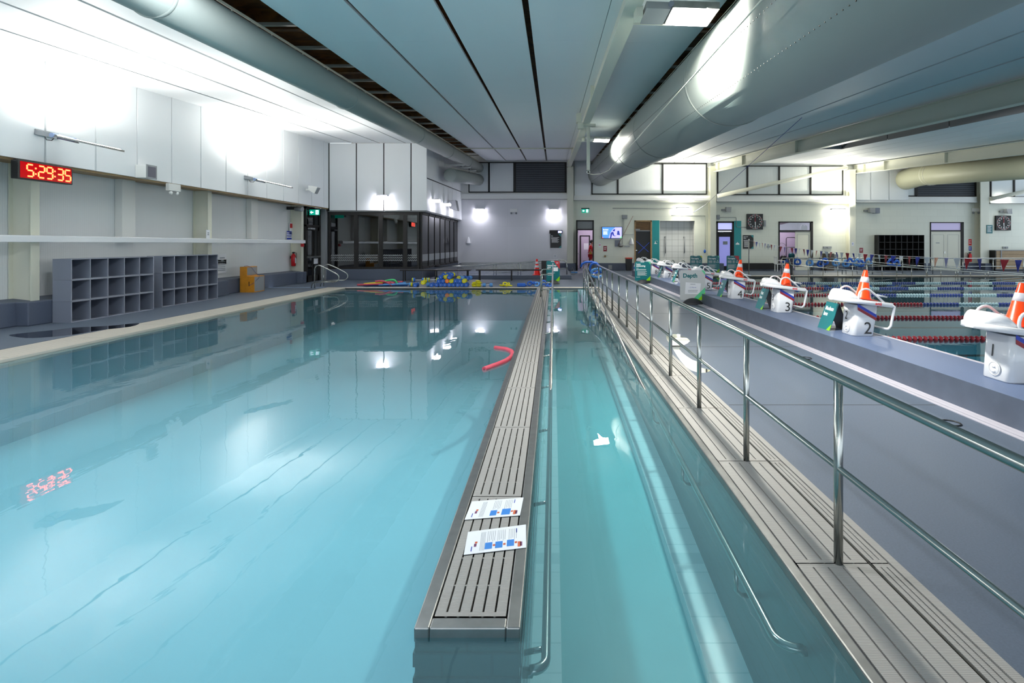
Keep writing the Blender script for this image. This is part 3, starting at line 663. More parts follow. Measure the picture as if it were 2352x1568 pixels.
build(MB().tube(P, .0205, 12), 'handrail_tube', M['steel'], t)
for k in range(6): y = 2.35+1.2*k; build(MB().tube([(-.03, y, hz(y)-.01), (-.13, y, hz(y)-.03)], .012, 8), 'bracket', M['steel'], t)
t = thing('end_loop', 'stainless loops beside the sloping handrail at the far end of the walkway', 'rail', (-.2, 15.5, 0))
for Y, zz, zl, x in ((15.5, .65, .21, -.36), (17.3, .72, .28, -.36)):
    P = [(x, Y, 0), (x, Y, zz-.06)]+arc((x+.06, Y, zz-.06), .06, math.pi, math.pi/2, (1, 0, 0), (0, 0, 1), 4)+[(-.01, Y, zz)]
    build(MB().tube(P, .018, 8), 'loop', M['steel'], t); cross(t, x, -.01, Y, zl)
build(MB().cyl((-.0, 17.3, 0), (-.0, 17.3, hz(17.2)), .018, n=8), 'post', M['steel'], t)
# ladder loops at the far left pool corner
for i, (Y, X0_) in enumerate(((18.55, -8.3), (19.35, -8.33))):
    a = [(X0_-.14, Y, 0), (X0_-.13, Y, .07)]+arc((X0_+.0, Y, .08), .12, math.pi, math.pi/2, (1, 0, 0), (0, 0, 1), 5)+[(X0_+.3, Y, .215), (-7.62, Y, .225)]+arc((-7.62, Y, .37), .145, -math.pi/2, math.pi*.3, (1, 0, 0), (0, 0, 1), 8)+[(-7.85, Y, .66)]+arc((X0_+.12, Y, .66), .14, math.pi*.4, math.pi, (1, 0, 0), (0, 0, 1), 6)+[(X0_-.02, Y, 0)]
    single(MB().tube(a, .019, 10), 'grab_rail', M['steel'], ['nearer', 'farther'][i]+' looped stainless grab rail at the far left corner of the training pool', 'rail', 'looped grab rails at the pool corner')
# coral noodle afloat
P = [fl(1112, 848, WZ+.005), fl(1140, 838, WZ+.005), fl(1160, 830, WZ+.005), fl(1172, 822, WZ+.005), fl(1178, 814, WZ+.005), fl(1175, 807, WZ+.005), fl(1163, 802, WZ+.005), fl(1137, 798.5, WZ+.005)]
t = build(MB().tube(P, .034, 14), 'pool_noodle', M['redfoam']); tag(t, 'bent coral red foam noodle floating against the walkway', 'noodle')
d = (P[0]-P[1]).normalized(); build(MB().disc(P[0]+d*.0015, .012, d, 12), 'hollow_core', M['striper'], t)

# ================================================================ STARTING BLOCKS
ang = math.radians(6.6)
def make_block():
    t = thing('starting_block', 'white starting block', 'starting block', (0, 0, 0), 'white starting blocks on the step')
    # pedestal: rounded rectangle loft
    def rr(cx, cy, hx, hy, z, r=.055, n=5):
        out = []
        for qx, qy, a0 in ((1, 1, 0), (-1, 1, math.pi/2), (-1, -1, math.pi), (1, -1, math.pi*1.5)):
            for k in range(n+1):
                a = a0+math.pi/2*k/n; out.append((cx+qx*(hx-r)+r*math.cos(a), cy+qy*(hy-r)+r*math.sin(a), z))
        return out
    build(MB().loft([rr(0, .05, .142, .152, 0), rr(0, .05, .150, .160, .012), rr(.022, .05, .155, .163, .2), rr(.045, .05, .160, .166, .43)]), 'pedestal', M['white'], t)
    yf = -.1175
    def px(x, z): return (x, .05-(.160+.0139*z)-.0022, z)          # on the near face
    mb = MB().mat(0)
    def band(zo, m_, h=.040):
        mb.m = m_
        pts = [(-.088, .375+zo), (-.088, .375+zo+h), (.172, .225+zo+h), (.172, .225+zo)]
        mb.prism([px(x, z) for x, z in pts], (0, .003, 0))
    band(-.012, 1, .042); band(.032, 0, .042)
    build(mb, 'stripes', [M['stripeb'], M['striper']], t)
    mb = MB(); c = Vector((-.146-.001, .045, .105))
    mb.tube([c+Vector((-.004, math.cos(a)*.062, math.sin(a)*.062)) for a in [2*math.pi*k/24 for k in range(24)]], .006, 6, True)
    mb.lathe(c+Vector((-.006, 0, 0)), [(.056, 0), (.05, -.004), (.001, -.004)], 24, 'X')
    for s_ in (-.022, .022): mb.box(c.x-.018, c.x-.004, c.y-.018, c.y+.018, c.z+s_-.006, c.z+s_+.006)
    build(mb, 'hatch', M['white'], t)
    # sloping platform tray
    def T(x, y, z): return Vector((x*math.cos(ang)+z*math.sin(ang), y, .442-x*math.sin(ang)+z*math.cos(ang)))
    def plate(z, k, n=7):
        out = []; r = .13
        for (cx, cy, rx, ry, a0) in ((.36-.03, .36-.03, .03, .03, 0), (-.10, .08, .27, .28, math.pi/2), (-.10, .08, .27, .28, math.pi), (.36-.03, -.20+.03, .03, .03, math.pi*1.5)):
            for j in range(n+1):
                a = a0+math.pi/2*j/n; out.append(T(cx+rx*math.cos(a)*k+(0 if k == 1 else (k-1)*.2*(1 if cx > 0 else -1)), cy+ry*math.sin(a)*k, z))
        return out
    mb = MB(); mb.loft([plate(.0, .97), plate(.004, 1), plate(.052, 1), plate(.06, .97), plate(.045, .9)])
    # raised rear foot wedge
    prof = [(-.365, .05), (-.345, .09), (-.32, .125), (-.29, .155), (-.25, .168), (-.20, .162), (-.15, .14), (-.08, .09), (-.02, .055)]
    rings = []
    for (x, z) in prof:
        hw = .225*math.sqrt(max(.04, 1-((-.12-x)/.25)**2)) if x < -.12 else .225
        rings.append([T(x, .08-hw, .045), T(x, .08+hw, .045)]+[T(x, .08+q*hw, zz) for q, zz in ((1, max(.046, z-.04)), (.8, z), (0, z+.004), (-.8, z), (-1, max(.046, z-.04)))])
    mb.loft(rings)
    build(mb, 'platform', M['white'], t)
    mb = MB(); mb.box(-.1, .34, -.12, .28, 0, .004); mb.v = [T(p.x, p.y, p.z+.062) for p in mb.v]
    build(mb, 'tread', M['rubber'], t)
    for y in (-.165, .325):
        P = [T(-.10, y, .04), T(-.115, y, .09)]+[T(-.02+.095*math.cos(a), y, .125+.09*math.sin(a)) for a in [math.pi*(1-.12*k) for k in range(0, 7)]]+[T(.14, y, .13), T(.24, y, .055)]
        build(MB().tube(P, .0145, 8).tube([T(.12, y, .15), T(.17, y, .142), T(.27, y, .135)], .012, 8), 'handle', M['white'], t)
    mb = MB(); mb.tube([T(.34, -.18, .03), T(.375, -.18, .02), T(.36, -.18, -.25), T(.33, -.18, -.29), T(.33, -.12, -.30), T(.30, .1, -.30)], [.02, .02, .018, .018, .018, .014], 8)
    build(mb, 'backstroke_grip', M['white'], t)
    mb = MB(); mb.text('anti', .06, T(.10, -.2035, .014), (math.cos(ang), 0, -math.sin(ang)), (math.sin(ang), 0, math.cos(ang)), bold=.0015)
    build(mb, 'lettering', M['red'], t)
    return t
LH = .263
proto = make_block(); used = [False]
blocks = []
BX = 4.285
for k in range(9):
    y = 4.95+2.5*k
    n = str(k+1)
    lab = ORD[k]+' white starting block on the blue step, '+('carrying an orange cone' if k < 4 else 'no cone on it') if k < 8 else 'farthest white starting block behind the lane swimming sign'
    o = spawn(proto, used, (BX, y-.02, LH), 0, lab)
    WL[o.name] = Vector((BX, y-.02, LH)); blocks.append(o)
for k, o in enumerate(blocks):
    if k == 8: continue
    c = WL[o.name]; n = str(k+1)
    mb = MB(); mb.text(n, .235, c+Vector((-.005, -.1165, .035)), (1, 0, 0), (0, 0, 1), 'LEFT')
    build(mb, 'big_number', M['black'], o)
    mb = MB(); mb.text(n, .165, c+Vector((-.1425, .115, .215)), (.05, -1, 0), (.09, 0, 1), 'LEFT', width=.75)
    build(mb, 'small_number', M['black'], o)
# cones
def make_cone(h, r0, r1, name, bands, m_):
    t = thing(name, '', 'traffic cone', (0, 0, 0))
    mb = MB(); mb.box(-r0*1.35, r0*1.35, -r0*1.35, r0*1.35, 0, .016)
    mb.lathe((0, 0, 0), [(r0*1.12, .016), (r0*1.08, .03), (r0, .04), (r1, h-.006), (r1*.85, h)], 28)
    build(mb, 'cone_body', m_, t)
    for a, b in bands:
        ra = r0+(r1-r0)*(a-.04)/(h-.04)+.0012; rb = r0+(r1-r0)*(b-.04)/(h-.04)+.0012
        build(MB().lathe((0, 0, 0), [(ra-.003, a), (ra, a+.001), (rb, b-.001), (rb-.003, b)], 28), 'white_band', M['cband'], t)
    return t
cone = make_cone(.42, .10, .027, 'traffic_cone', [(.245, .325)], M['orange']); cu = [False]
for k in range(4):
    o = spawn(cone, cu, (BX+.085, 4.95+2.5*k+.05, LH+.487), 0, 'orange cone with one white band on the '+ORD[k]+' starting block', ry=ang)
    o['group'] = 'orange cones on the starting blocks'
c2 = make_cone(.72, .145, .04, 'traffic_cone', [(.33, .43), (.50, .60)], mat('red_cone_plastic', '#e01812', .35, coat=.3))
c2.location = at(1233, 631, 23.2); c2['label'] = 'red cone with two white bands standing by the far benches'
c2.location = (-.72, 23.8, .159)
# lane A-frame signs
def aframe(lines, label, yb, x0=4.055):
    c = Vector((x0+.11, yb+.18, LH))
    t = thing('lane_sign', label, 'sign', c, 'small folding lane signs beside the blocks')
    y0, y1 = yb, yb+.35; xt = x0+.14; H = .395
    A, B, Cc, D = Vector((x0, y1, LH)), Vector((x0, y0, LH)), Vector((xt, y0, LH+H)), Vector((xt, y1, LH+H))
    nrm = (B-A).cross(D-A).normalized()
    if nrm.x > 0: nrm = -nrm
    mb = MB(); mb.prism([A, B, Cc, D], -nrm*.006)
    build(mb, 'front_board', M['teal2'], t)
    u = (B-A).normalized(); v = (D-A).normalized(); o = A+nrm*.001
    mb = MB()
    for i, l in enumerate(lines): mb.text(l, .088, A+u*.035+v*(H*1.06-.125-.085*i)+nrm*.0012, u, v, width=.82, bold=.002)
    build(mb, 'lettering', M['whitet'], t)
    build(MB().quad(B+nrm*.001, B+v*.10+nrm*.001, B-u*.10+nrm*.001), 'lime_corner', M['lime'], t)
    x2 = x0+.29
    mb = MB(); mb.prism([(x2, y0, LH), (x2, y1, LH), (xt+.012, y1, LH+H), (xt+.012, y0, LH+H)], (-.006, 0, 0)); mb.box(x0+.02, x2-.02, y0+.02, y0+.026, LH+.02, LH+.03)
    build(mb, 'back_board', M['black'], t)
    return t
aframe(['Medium', 'lane'], 'small teal folding sign reading Medium lane beside block 2', 7.79)
aframe(['Fast', 'lane'], 'small teal folding sign reading Fast lane beside block 3', 10.3)
aframe(['Fast', 'lane'], 'small teal folding sign beside starting block 4', 12.8)
aframe(['Medium', 'lane'], 'small teal folding sign just left of starting block 6', 17.8)
aframe(['Slow', 'lane'], 'small teal folding sign left of starting block 7', 20.3)
# ---------------------------------------------------------------- standing board signs on black domed feet
def board(px0, px1, py_top, py_foot, main, label, name='deck_sign', yaw=0.0, Z0=0.0, corner=None, tcorner=None, dome=True, stripe=False):
    Y = F*(EYE-Z0)/(py_foot-HY); xa, xb = (px0-HX)*Y/F, (px1-HX)*Y/F; zt = EYE-(py_top-HY)*Y/F; w_ = xb-xa
    c = Vector(((xa+xb)/2, Y, Z0)); t = thing(name, label, 'sign', c)
    zb = Z0+.10
    R = Matrix.Translation(c) @ Matrix.Rotation(yaw, 4, 'Z')
    def L(x, z, d=0): return R @ Vector((x, d, z-Z0))
    w_ = w_/math.cos(yaw); h = w_/2
    def outline(r=.05, n=4):
        pts = []
        for cx, cz, a0 in ((h-r, zt-r, 0), (-h+r, zt-r, math.pi/2), (-h+r, zb+r, math.pi), (h-r, zb+r, math.pi*1.5)):
            for k in range(n+1): a = a0+math.pi/2*k/n; pts.append((cx+r*math.cos(a), cz+r*math.sin(a)))
        return pts
    mb = MB(); mb.prism([L(x, z, -.008) for x, z in outline()], (R.to_3x3() @ Vector((0, .016, 0)))); build(mb, 'board', main, t)
    if corner:
        s_ = .17
        if stripe: build(MB().quad(L(h-.34, zb+.004, -.0095), L(h-.20, zb+.004, -.0095), L(h-.002, zb+.20, -.0095), L(h-.002, zb+.33, -.0095)), 'corner_stripe', M['mint'], t)
        build(MB().quad(L(h-.20, zb+.004, -.010), L(h-.04, zb+.004, -.010), L(h-.002, zb+.04, -.010), L(h-.002, zb+.20, -.010)), 'lime_corner', corner, t)
    if tcorner:
        q = .10 if tcorner is not M['redc'] else .26
        build(MB().quad(L(h-q, zt-.004, -.0095), L(h-.002, zt-q*1.25, -.0095), L(h-.002, zt-.05, -.0095), L(h-.05, zt-.004, -.0095)), 'top_corner', tcorner, t)
    build(MB().hexa([L(-.09, zt-.028, -.012), L(.05, zt-.028, -.012), L(.05, zt-.028, .012), L(-.09, zt-.028, .012), L(-.09, zt-.008, -.012), L(.05, zt-.008, -.012), L(.05, zt-.008, .012), L(-.09, zt-.008, .012)]) if name == 'deck_sign' and main is M['teal2'] else MB().quad(L(0, zt-.05, -.0092), L(.001, zt-.05, -.0092), L(0, zt-.051, -.0092)), 'hand_slot', M['whitet'], t)
    if dome:
        mb = MB(); mb.lathe(c, [(.27, 0), (.27, .015), (.24, .05), (.17, .11), (.09, .145), (.02, .155)], 28)
        mb.v = [R @ Matrix.Diagonal((1, .75, 1, 1)) @ (R.inverted() @ p) for p in mb.v]
        build(mb, 'domed_foot', M['rubber'], t)
    return t, L, h, zt, zb
def tlines(parent, L, rows, name='small_print', m_=None, th=.010):
    mb = MB()
    for x0, x1, z in rows: mb.quad(L(x0, z, -.0094), L(x1, z, -.0094), L(x1, z+th, -.0094), L(x0, z+th, -.0094))
    build(mb, name, m_ or M['whitet'], parent)
U, V = (1, 0, 0), (0, 0, 1)
mb = None
t, L, h, zt, zb = board(1562, 1619.5, 620, 698, M['lgrey'], 'pale grey deck sign reading Depth with a taped paper', corner=M['lime'], tcorner=M['mint'], stripe=True)
build(MB().text('Depth', .145, L(-h+.07, zt-.19, -.0095), U, V, bold=.006), 'lettering', M['teal2'], t)
build(MB().prism([L(-.2, zb+.16, -.0093), L(.18, zb+.15, -.0093), L(.21, zb+.43, -.0093), L(-.18, zb+.46, -.0093)], (0, .001, 0)), 'taped_paper', M['paper'], t)
build(MB().text('1.2 Metres', .042, L(-.09, zb+.315, -.0105), U, V), 'paper_print', M['stripeb'], t)
mb = MB()
for a, b, z in ((-.06, .07, zb+.40), (-.12, .13, zb+.245), (-.12, .12, zb+.205)): mb.quad(L(a, z, -.0105), L(b, z, -.0105), L(b, z+.012, -.0105), L(a, z+.012, -.0105))
build(mb, 'paper_lines', M['ink'], t)
build(MB().text('MOVE', .02, L(h-.1, zb+.045, -.0115), U, V), 'corner_print', M['teal2'], t) if False else None
t, L, h, zt, zb = board(1458.5, 1494.5, 600.5, 650.5, M['teal2'], 'teal deck sign reading Lane swimming beside the start step', corner=M['lime'], tcorner=M['mint'])
build(MB().text('Lane', .088, L(-h+.05, zt-.13, -.0095), U, V, bold=.003).text('swimming', .088, L(-h+.05, zt-.20, -.0095), U, V, bold=.003), 'lettering', M['whitet'], t)
rows = [(-h+.05, -h+.14, zt-.26)]+[(-h+.05, h-.18, zt-.31-.03*k) for k in range(2)]+[(-h+.09, h-.15-.06*(k % 2), zt-.40-.035*k) for k in range(5)]+[(-h+.05, -h+.2, zb+.14)]
tlines(t, L, rows)
for i, (a, b, cn) in enumerate(((1585.5, 1612.5, M['yellow']), (1625, 1652.5, M['mint']), (1669, 1697.5, M['redc']))):
    t, L, h, zt, zb = board(a, b, 587, 630, M['teal2'], ['teal Aqua jogging sign with yellow corner, leftmost of three', 'teal Aqua jogging sign with mint corner, middle of three', 'teal Aqua jogging sign with red corner, rightmost of three'][i], tcorner=cn if cn is not M['redc'] else M['redc'], corner=M['lime'] if i == 1 else None, dome=True)
    build(MB().text('Aqua jogging', .085, L(-h+.05, zt-.17, -.0095), U, V, bold=.003, width=.85).text('Shallow', .03, L(-h+.05, zt-.08, -.0095), U, V), 'lettering', M['whitet'], t)
    tlines(t, L, [(-h+.05, -h+.25, zt-.26-.035*k) for k in range(4)]+[(-h+.30, -h+.41, zt-.26-.035*k) for k in range(4)]+[(-h+.05, h-.16-.08*(k % 2), zt-.46-.035*k) for k in range(6)])
    mb = MB(); mb.lathe(L(h-.1, zt-.25, -.0105), [(.028, 0), (.028, -.001), (.02, -.001), (.02, 0)], 12, 'Y')
    for q in (-.035, .035): mb.lathe(L(h-.1+q, zt-.33, -.0105), [(.02, 0), (.02, -.001)], 10, 'Y')
    build(mb, 'symbol', M['whitet'], t)
t, L, h, zt, zb = board(1255, 1285.5, 599, 652, M['teal2'], 'teal sign with red corner reading Hydrotherapy pool', yaw=.35, corner=M['lime'], tcorner=M['redc'])
Rv = Vector((math.cos(.35), math.sin(.35), 0))
build(MB().text('Hydrotherapy', .075, L(-h+.04, zt-.20, -.0095), Rv, V, bold=.003, width=.85).text('pool', .075, L(-h+.04, zt-.27, -.0095), Rv, V, bold=.003).text('16+', .06, L(h-.15, zt-.10, -.0105), Rv, V, bold=.002), 'lettering', M['whitet'], t)
build(MB().prism([L(-.02, zt-.40, -.0093), L(.2, zt-.40, -.0093), L(.2, zt-.25, -.0093), L(-.02, zt-.25, -.0093)], (0, .001, 0)), 'taped_paper', M['paper'], t)
tlines(t, L, [(-h+.05, h-.2, zt-.47), (-h+.05, h-.25, zt-.50), (-h+.05, -h+.25, zt-.56)])

# ================================================================ LANE ROPES
def rope(k):
    y = 6.2+2.5*k; xe = min(29.5, (2352-HX+40)*y/F+.8); mb = MB(); x = 4.9; i = 0
    n = 8 if y < 14 else 6
    while x < xe:
        if x < 9.5: mb.m = 0
        else: mb.m = 1 if int((x-9.5)/1.0) % 2 == 0 else 2
        mb.lathe((x, y, -.022), [(.016, -.024), (.052, -.014), (.058, 0), (.052, .014), (.016, .024)], n, 'X'); x += .085
    mb.m = 2; mb.cyl((4.6, y, -.0), (xe, y, -.02), .009, n=5)
    return single(mb, 'lane_rope', [M['rred'], M['rblue'], M['rwhite']], ORD[k]+' lane rope of red, blue and white floats across the lap pool', 'lane rope', 'lane ropes in the lap pool')
for k in range(0, 7): rope(k)

# ================================================================ BUNTING
BXX = 9.6
zb_ = [(10.4, 1.22), (11.37, 1.205), (12.6, 1.2), (14.1, 1.2), (16.0, 1.225), (18.6, 1.27), (22.1, 1.42), (25.2, 1.66), (26.0, 1.72)]
def bz(y):
    for (a, za), (b, zc) in zip(zb_[:-1], zb_[1:]):
        if y <= b: return za+(zc-za)*(y-a)/(b-a)
    return zb_[-1][1]
t = single(MB().tube([(BXX, y, bz(y)) for y in [8.5+.5*k for k in range(36)]], .004, 5), 'bunting_line', M['white'], 'thin line carrying the backstroke flags over the lap pool', 'line')
t = thing('flag_pole', 'grey pole holding the far end of the flag line', 'pole', (BXX, 26.02, 0))
build(MB().cyl((BXX, 26.02, 0), (BXX, 26.02, 1.74), .025, n=10), 'pole', M['steelr'], t); build(MB().ball((BXX, 26.02, 1.76), .035, 8), 'pole_cap', M['paint'], t)
colseq = ['navy', 'rflag', 'wflag']; names = {'navy': 'blue', 'rflag': 'red', 'wflag': 'white', 'tanflag': 'faded tan', 'lilflag': 'faded lilac'}
fy = 10.95
for i in range(44):
    y = fy+.335*i
    c = colseq[i % 3]
    if i == 6: c = 'lilflag'
    if i == 7: c = 'tanflag'
    if i == 2: continue
    if y > 25.5: break
    z = bz(y); hh = .26; tw = random.uniform(-.05, .05)
    mb = MB(); n = 5; rows = []
    for j in range(n+1):
        f = j/n; wd = .085*(1-f); bl = tw*math.sin(f*1.6); rows.append([(BXX+bl+.02*(1-f)*math.sin(i*1.7), y-wd+tw*.3*f, z-hh*f), (BXX+bl-.02*(1-f)*math.sin(i*1.7), y+wd+tw*.3*f+.002, z-hh*f)])
    for a, b in zip(rows[:-1], rows[1:]): mb._add([a[0], a[1], b[1], b[0]], [(0, 1, 2, 3)], True)
    single(mb, 'pennant', M[c], ('%s pennant, %s flag from the right end of the flag line' % (names[c], ORD[i].replace('nearest', 'first'))), 'flag', 'backstroke flags on the line')
# ================================================================ LEFT WALL THINGS
# cubby shelves: two banks, each three stacked rows of five
def make_row(w_=.4165, n=5, cell=.43, dep=.36):
    t = thing('cubby_shelf', 'grey cubby shelf row', 'shelf', (0, 0, 0), 'grey cubby shelf rows along the left wall')
    L_ = n*cell; th = .014; z1 = w_-.003
    mb = MB(); mb.box(-dep, 0, 0, L_, 0, th); mb.box(-dep, 0, 0, L_, z1-th, z1); mb.box(-dep, 0, 0, th, th, z1-th); mb.box(-dep, 0, L_-th, L_, th, z1-th)
    build(mb, 'carcass', M['locker'], t); build(MB().box(-dep, -dep+.01, th, L_-th, th, z1-th), 'back_panel', M['locker'], t)
    mb = MB()
    for k in range(1, n): build(MB().box(-dep+.01, -.001, k*cell-th/2, k*cell+th/2, th, z1-th), 'divider', M['locker'], t)
    mb = MB(); e = .006
    for k in range(n+1): y = min(max(k*cell-.008, 0), L_-.016); mb.box(0, e, y, y+.016, 0, z1)
    mb.box(0, e, 0, L_, 0, .016); mb.box(0, e, 0, L_, z1-.016, z1)
    build(mb, 'edge_banding', mat('pale_edge_banding', '#9094a2', .45), t)
    return t
row = make_row(); ru = [False]
for b, (x, y) in enumerate(((-9.41, 10.37), (-9.50, 12.90))):
    for r in range(3):
        spawn(row, ru, (x, y, .4165*r), 0, ('nearer' if b == 0 else 'farther')+' bank of grey cubby shelves, '+['bottom', 'middle', 'top'][r]+' row')
# orange cabinet
Yc, x0, x1, xm = 16.9, -9.96, -9.51, -9.745
t = thing('podium_cabinet', 'orange plywood step cabinet with grey side panels against the left wall', 'cabinet', (-9.73, 17.1, 0))
def Lshape(y0, y1, i=0.0):
    mb = MB(); mb.prism([(x0+i, y0, .0+i), (x1-i, y0, .0+i), (x1-i, y0, .515-i), (xm-i, y0, .515-i), (xm-i, y0, .815-i), (x0+i, y0, .815-i)], (0, y1-y0, 0)); return mb
build(Lshape(Yc, Yc+.6), 'body', M['amber'], t)
build(MB().box(x1-.002, x1+.004, Yc+.03, Yc+.58, .03, .49).box(xm-.002, xm+.004, Yc+.03, Yc+.58, .54, .79), 'grey_panel', M['grey'], t)
build(MB().box(-9.68, -9.655, Yc-.004, Yc+.002, .2, .34), 'handle_slot', M['black'], t)
build(MB().tube([(x0+.1, Yc+.05, .83), (-9.78, Yc+.1, .84), (xm+.03, Yc+.2, .80), (-9.62, Yc+.3, .6), (-9.53, Yc+.35, .53), (-9.49, Yc+.25, .45), (-9.52, Yc-.01, .3), (-9.62, Yc-.02, .24), (-9.67, Yc-.01, .24)], .007, 6), 'cable', mat('purple_cable', '#4a3f70', .5), t)
# red digital clock
c = sx(97, 392, -9.3)
t = thing('digital_clock', 'red digital pace clock reading 5:29:35 on the left wall', 'clock', (-9.4, c.y, c.z-.2))
A, B = sx(42, 381, -9.42), sx(167, 393, -9.42)
y0, y1, zc, hz_ = 9.36, 10.42, 2.86, .165
build(MB().box(-9.56, -9.42, y0, y1, zc-hz_, zc+hz_).box(-9.62, -9.56, y0+.1, y1-.1, zc-.1, zc+.2), 'housing', M['black'], t, bevel=.01)
build(MB().box(-9.42, -9.417, y0+.03, y1-.03, zc-hz_+.02, zc+hz_-.02), 'display_glass', M['ledglass'], t)
SEG = {'5': 'afgcd', '2': 'abged', '9': 'abcdfg', '3': 'abgcd'}
H, Wd = .105, .115
def seg(ys, s):
    a = {'a': ((0, H), (Wd, H)), 'g': ((0, 0), (Wd, 0)), 'd': ((0, -H), (Wd, -H)), 'f': ((0, 0), (0, H)), 'b': ((Wd, 0), (Wd, H)), 'e': ((0, -H), (0, 0)), 'c': ((Wd, -H), (Wd, 0))}[s]
    (p0, q0), (p1, q1) = a; sl = .0
    if p0 == p1: mb.box(-9.416, -9.411, ys+p0-.0125, ys+p0+.0125, zc+q0+.012, zc+q1-.012)
    else: mb.box(-9.416, -9.411, ys+p0+.012, ys+p1-.012, zc+q0-.0125, zc+q0+.0125)
yy_ = y0+.15
for ch in '5:29:35':
    mb = MB()
    if ch == ':':
        for q in (-.05, .05): mb.box(-9.416, -9.411, yy_-.012, yy_+.014, zc+q-.013, zc+q+.013)
        yy_ += .055; build(mb, 'led_colon', M['led'], t)
    else:
        for s in SEG[ch]: seg(yy_, s)
        yy_ += .158; build(mb, 'led_digit', M['led'], t)
# wall uplights
def make_up():
    t = thing('wall_uplight', 'slim wall uplight', 'lamp', (0, 0, 0), 'wall uplights')
    z = lambda x: -.22*x
    mb = MB(); mb.hexa([(.25, 0, z(.25)), (1.3, 0, z(1.3)), (1.3, .46, z(1.3)), (.25, .46, z(.25)), (.25, 0, z(.25)+.035), (1.3, 0, z(1.3)+.035), (1.3, .46, z(1.3)+.035), (.25, .46, z(.25)+.035)])
    build(mb, 'lamp_body', M['steelr'], t)
    mb = MB(); mb.hexa([(.02, .0, -.03), (.42, 0, -.12), (.42, .02, -.12), (.02, .02, -.03), (.02, 0, .05), (.42, 0, -.04), (.42, .02, -.04), (.02, .02, .05)]); mb.hexa([(.02, .44, -.03), (.42, .44, -.12), (.42, .46, -.12), (.02, .46, -.03), (.02, .44, .05), (.42, .44, -.04), (.42, .46, -.04), (.02, .46, .05)]); mb.box(0, .03, 0, .46, -.03, .07)
    build(mb, 'bracket', M['grey'], t)
    mb = MB(); mb.cyl((.33, -.015, -.05), (.33, .475, -.05), .045, n=12); build(mb, 'hinge', mat('blue_grey_hinge', '#7f93b8', .4), t)
    mb = MB(); mb.hexa([(.40, .03, z(.40)+.036), (1.26, .03, z(1.26)+.036), (1.26, .43, z(1.26)+.036), (.40, .43, z(.40)+.036), (.40, .03, z(.40)+.040), (1.26, .03, z(1.26)+.040), (1.26, .43, z(1.26)+.040), (.40, .43, z(.40)+.040)])
    build(mb, 'lamp_lens', M['lamp'], t)
    mb = MB(); mb.tube([(.1, .1, -.02), (.15, .08, -.12), (.25, .08, -.13), (.3, .1, -.06)], .008, 6); build(mb, 'cable', M['black'], t)
    return t
up = make_up(); uu = [False]
for i, y in enumerate((9.83, 16.5)): spawn(up, uu, (XP, y, 3.60), 0, ['slim wall uplight above the red digital clock', 'slim wall uplight farther along the white panels'][i])
# boxes and speakers on the left wall
def at_left(x, y, X=XP): return sx(x, y, X)
t = thing('wall_speaker', 'white boxy speaker with grey front on the lower panel edge', 'speaker', at_left(318, 408))
p = at_left(310, 408)
build(MB().box(XP, XP+.26, p.y, p.y+.30, p.z, p.z+.30), 'housing', M['paint'], t, bevel=.01); build(MB().box(XP+.26, XP+.275, p.y-.01, p.y+.31, p.z-.01, p.z+.31), 'grille_frame', M['grey'], t)
build(MB().box(XP+.276, XP+.28, p.y+.03, p.y+.27, p.z+.03, p.z+.27), 'grille', mat('dark_speaker_grille', '#5c5c68', .6), t)
p = at_left(382, 437)
def emergency(p, ax, label, X=None):
    t = thing('emergency_light', label, 'light', p)
    if ax == 'Y':
        build(MB().box(p.x-.07, p.x+.02, p.y, p.y+.42, p.z, p.z+.18), 'housing', M['paint'], t, bevel=.01)
        for q in (.1, .32): build(MB().ball((p.x-.01, p.y+q, p.z-.05), .045, 12).cyl((p.x-.02, p.y+q, p.z-.03), (p.x-.02, p.y+q, p.z+.02), .012, n=6), 'lamp_head', M['paint'], t)
    else:
        build(MB().box(p.x-.22, p.x+.22, p.y-.08, p.y, p.z, p.z+.2), 'housing', M['paint'], t, bevel=.01)
        for q in (-.15, .15): build(MB().ball((p.x+q, p.y-.05, p.z-.07), .06, 12).cyl((p.x+q, p.y-.04, p.z-.03), (p.x+q, p.y-.04, p.z+.02), .014, n=6), 'lamp_head', M['grey'], t)
emergency(Vector((XP+.05, p.y, p.z)), 'Y', 'white twin-headed emergency light under the panels on the left wall')
p = at_left(703, 436)
t = thing('wall_speaker', 'white wedge speaker near the exit door on the left wall', 'speaker', p)
build(MB().box(XP, XP+.18, p.y-.03, p.y+.03, p.z-.03, p.z+.05), 'bracket', M['paint'], t)
build(MB().hexa([(XP+.15, p.y-.14, p.z-.02), (XP+.38, p.y-.14, p.z-.16), (XP+.38, p.y+.14, p.z-.16), (XP+.15, p.y+.14, p.z-.02), (XP+.15, p.y-.14, p.z+.16), (XP+.50, p.y-.14, p.z+.10), (XP+.50, p.y+.14, p.z+.10), (XP+.15, p.y+.14, p.z+.16)]), 'housing', M['paint'], t, bevel=.012)
build(MB().hexa([(XP+.386, p.y-.12, p.z-.15), (XP+.39, p.y-.12, p.z-.15), (XP+.39, p.y+.12, p.z-.15), (XP+.386, p.y+.12, p.z-.15), (XP+.502, p.y-.12, p.z+.08), (XP+.506, p.y-.12, p.z+.08), (XP+.506, p.y+.12, p.z+.08), (XP+.502, p.y+.12, p.z+.08)]), 'grille', M['grey'], t)
p = sx(691, 479, -9.85)
t = thing('security_camera', 'small round camera fixed above the exit door column', 'camera', p)
build(MB().cyl((p.x-.2, p.y, p.z), (p.x+.1, p.y-.08, p.z-.03), .09, n=16), 'camera_body', M['grey'], t); build(MB().box(p.x-.54, p.x-.18, p.y-.04, p.y+.04, p.z-.04, p.z+.08), 'bracket', M['black'], t)
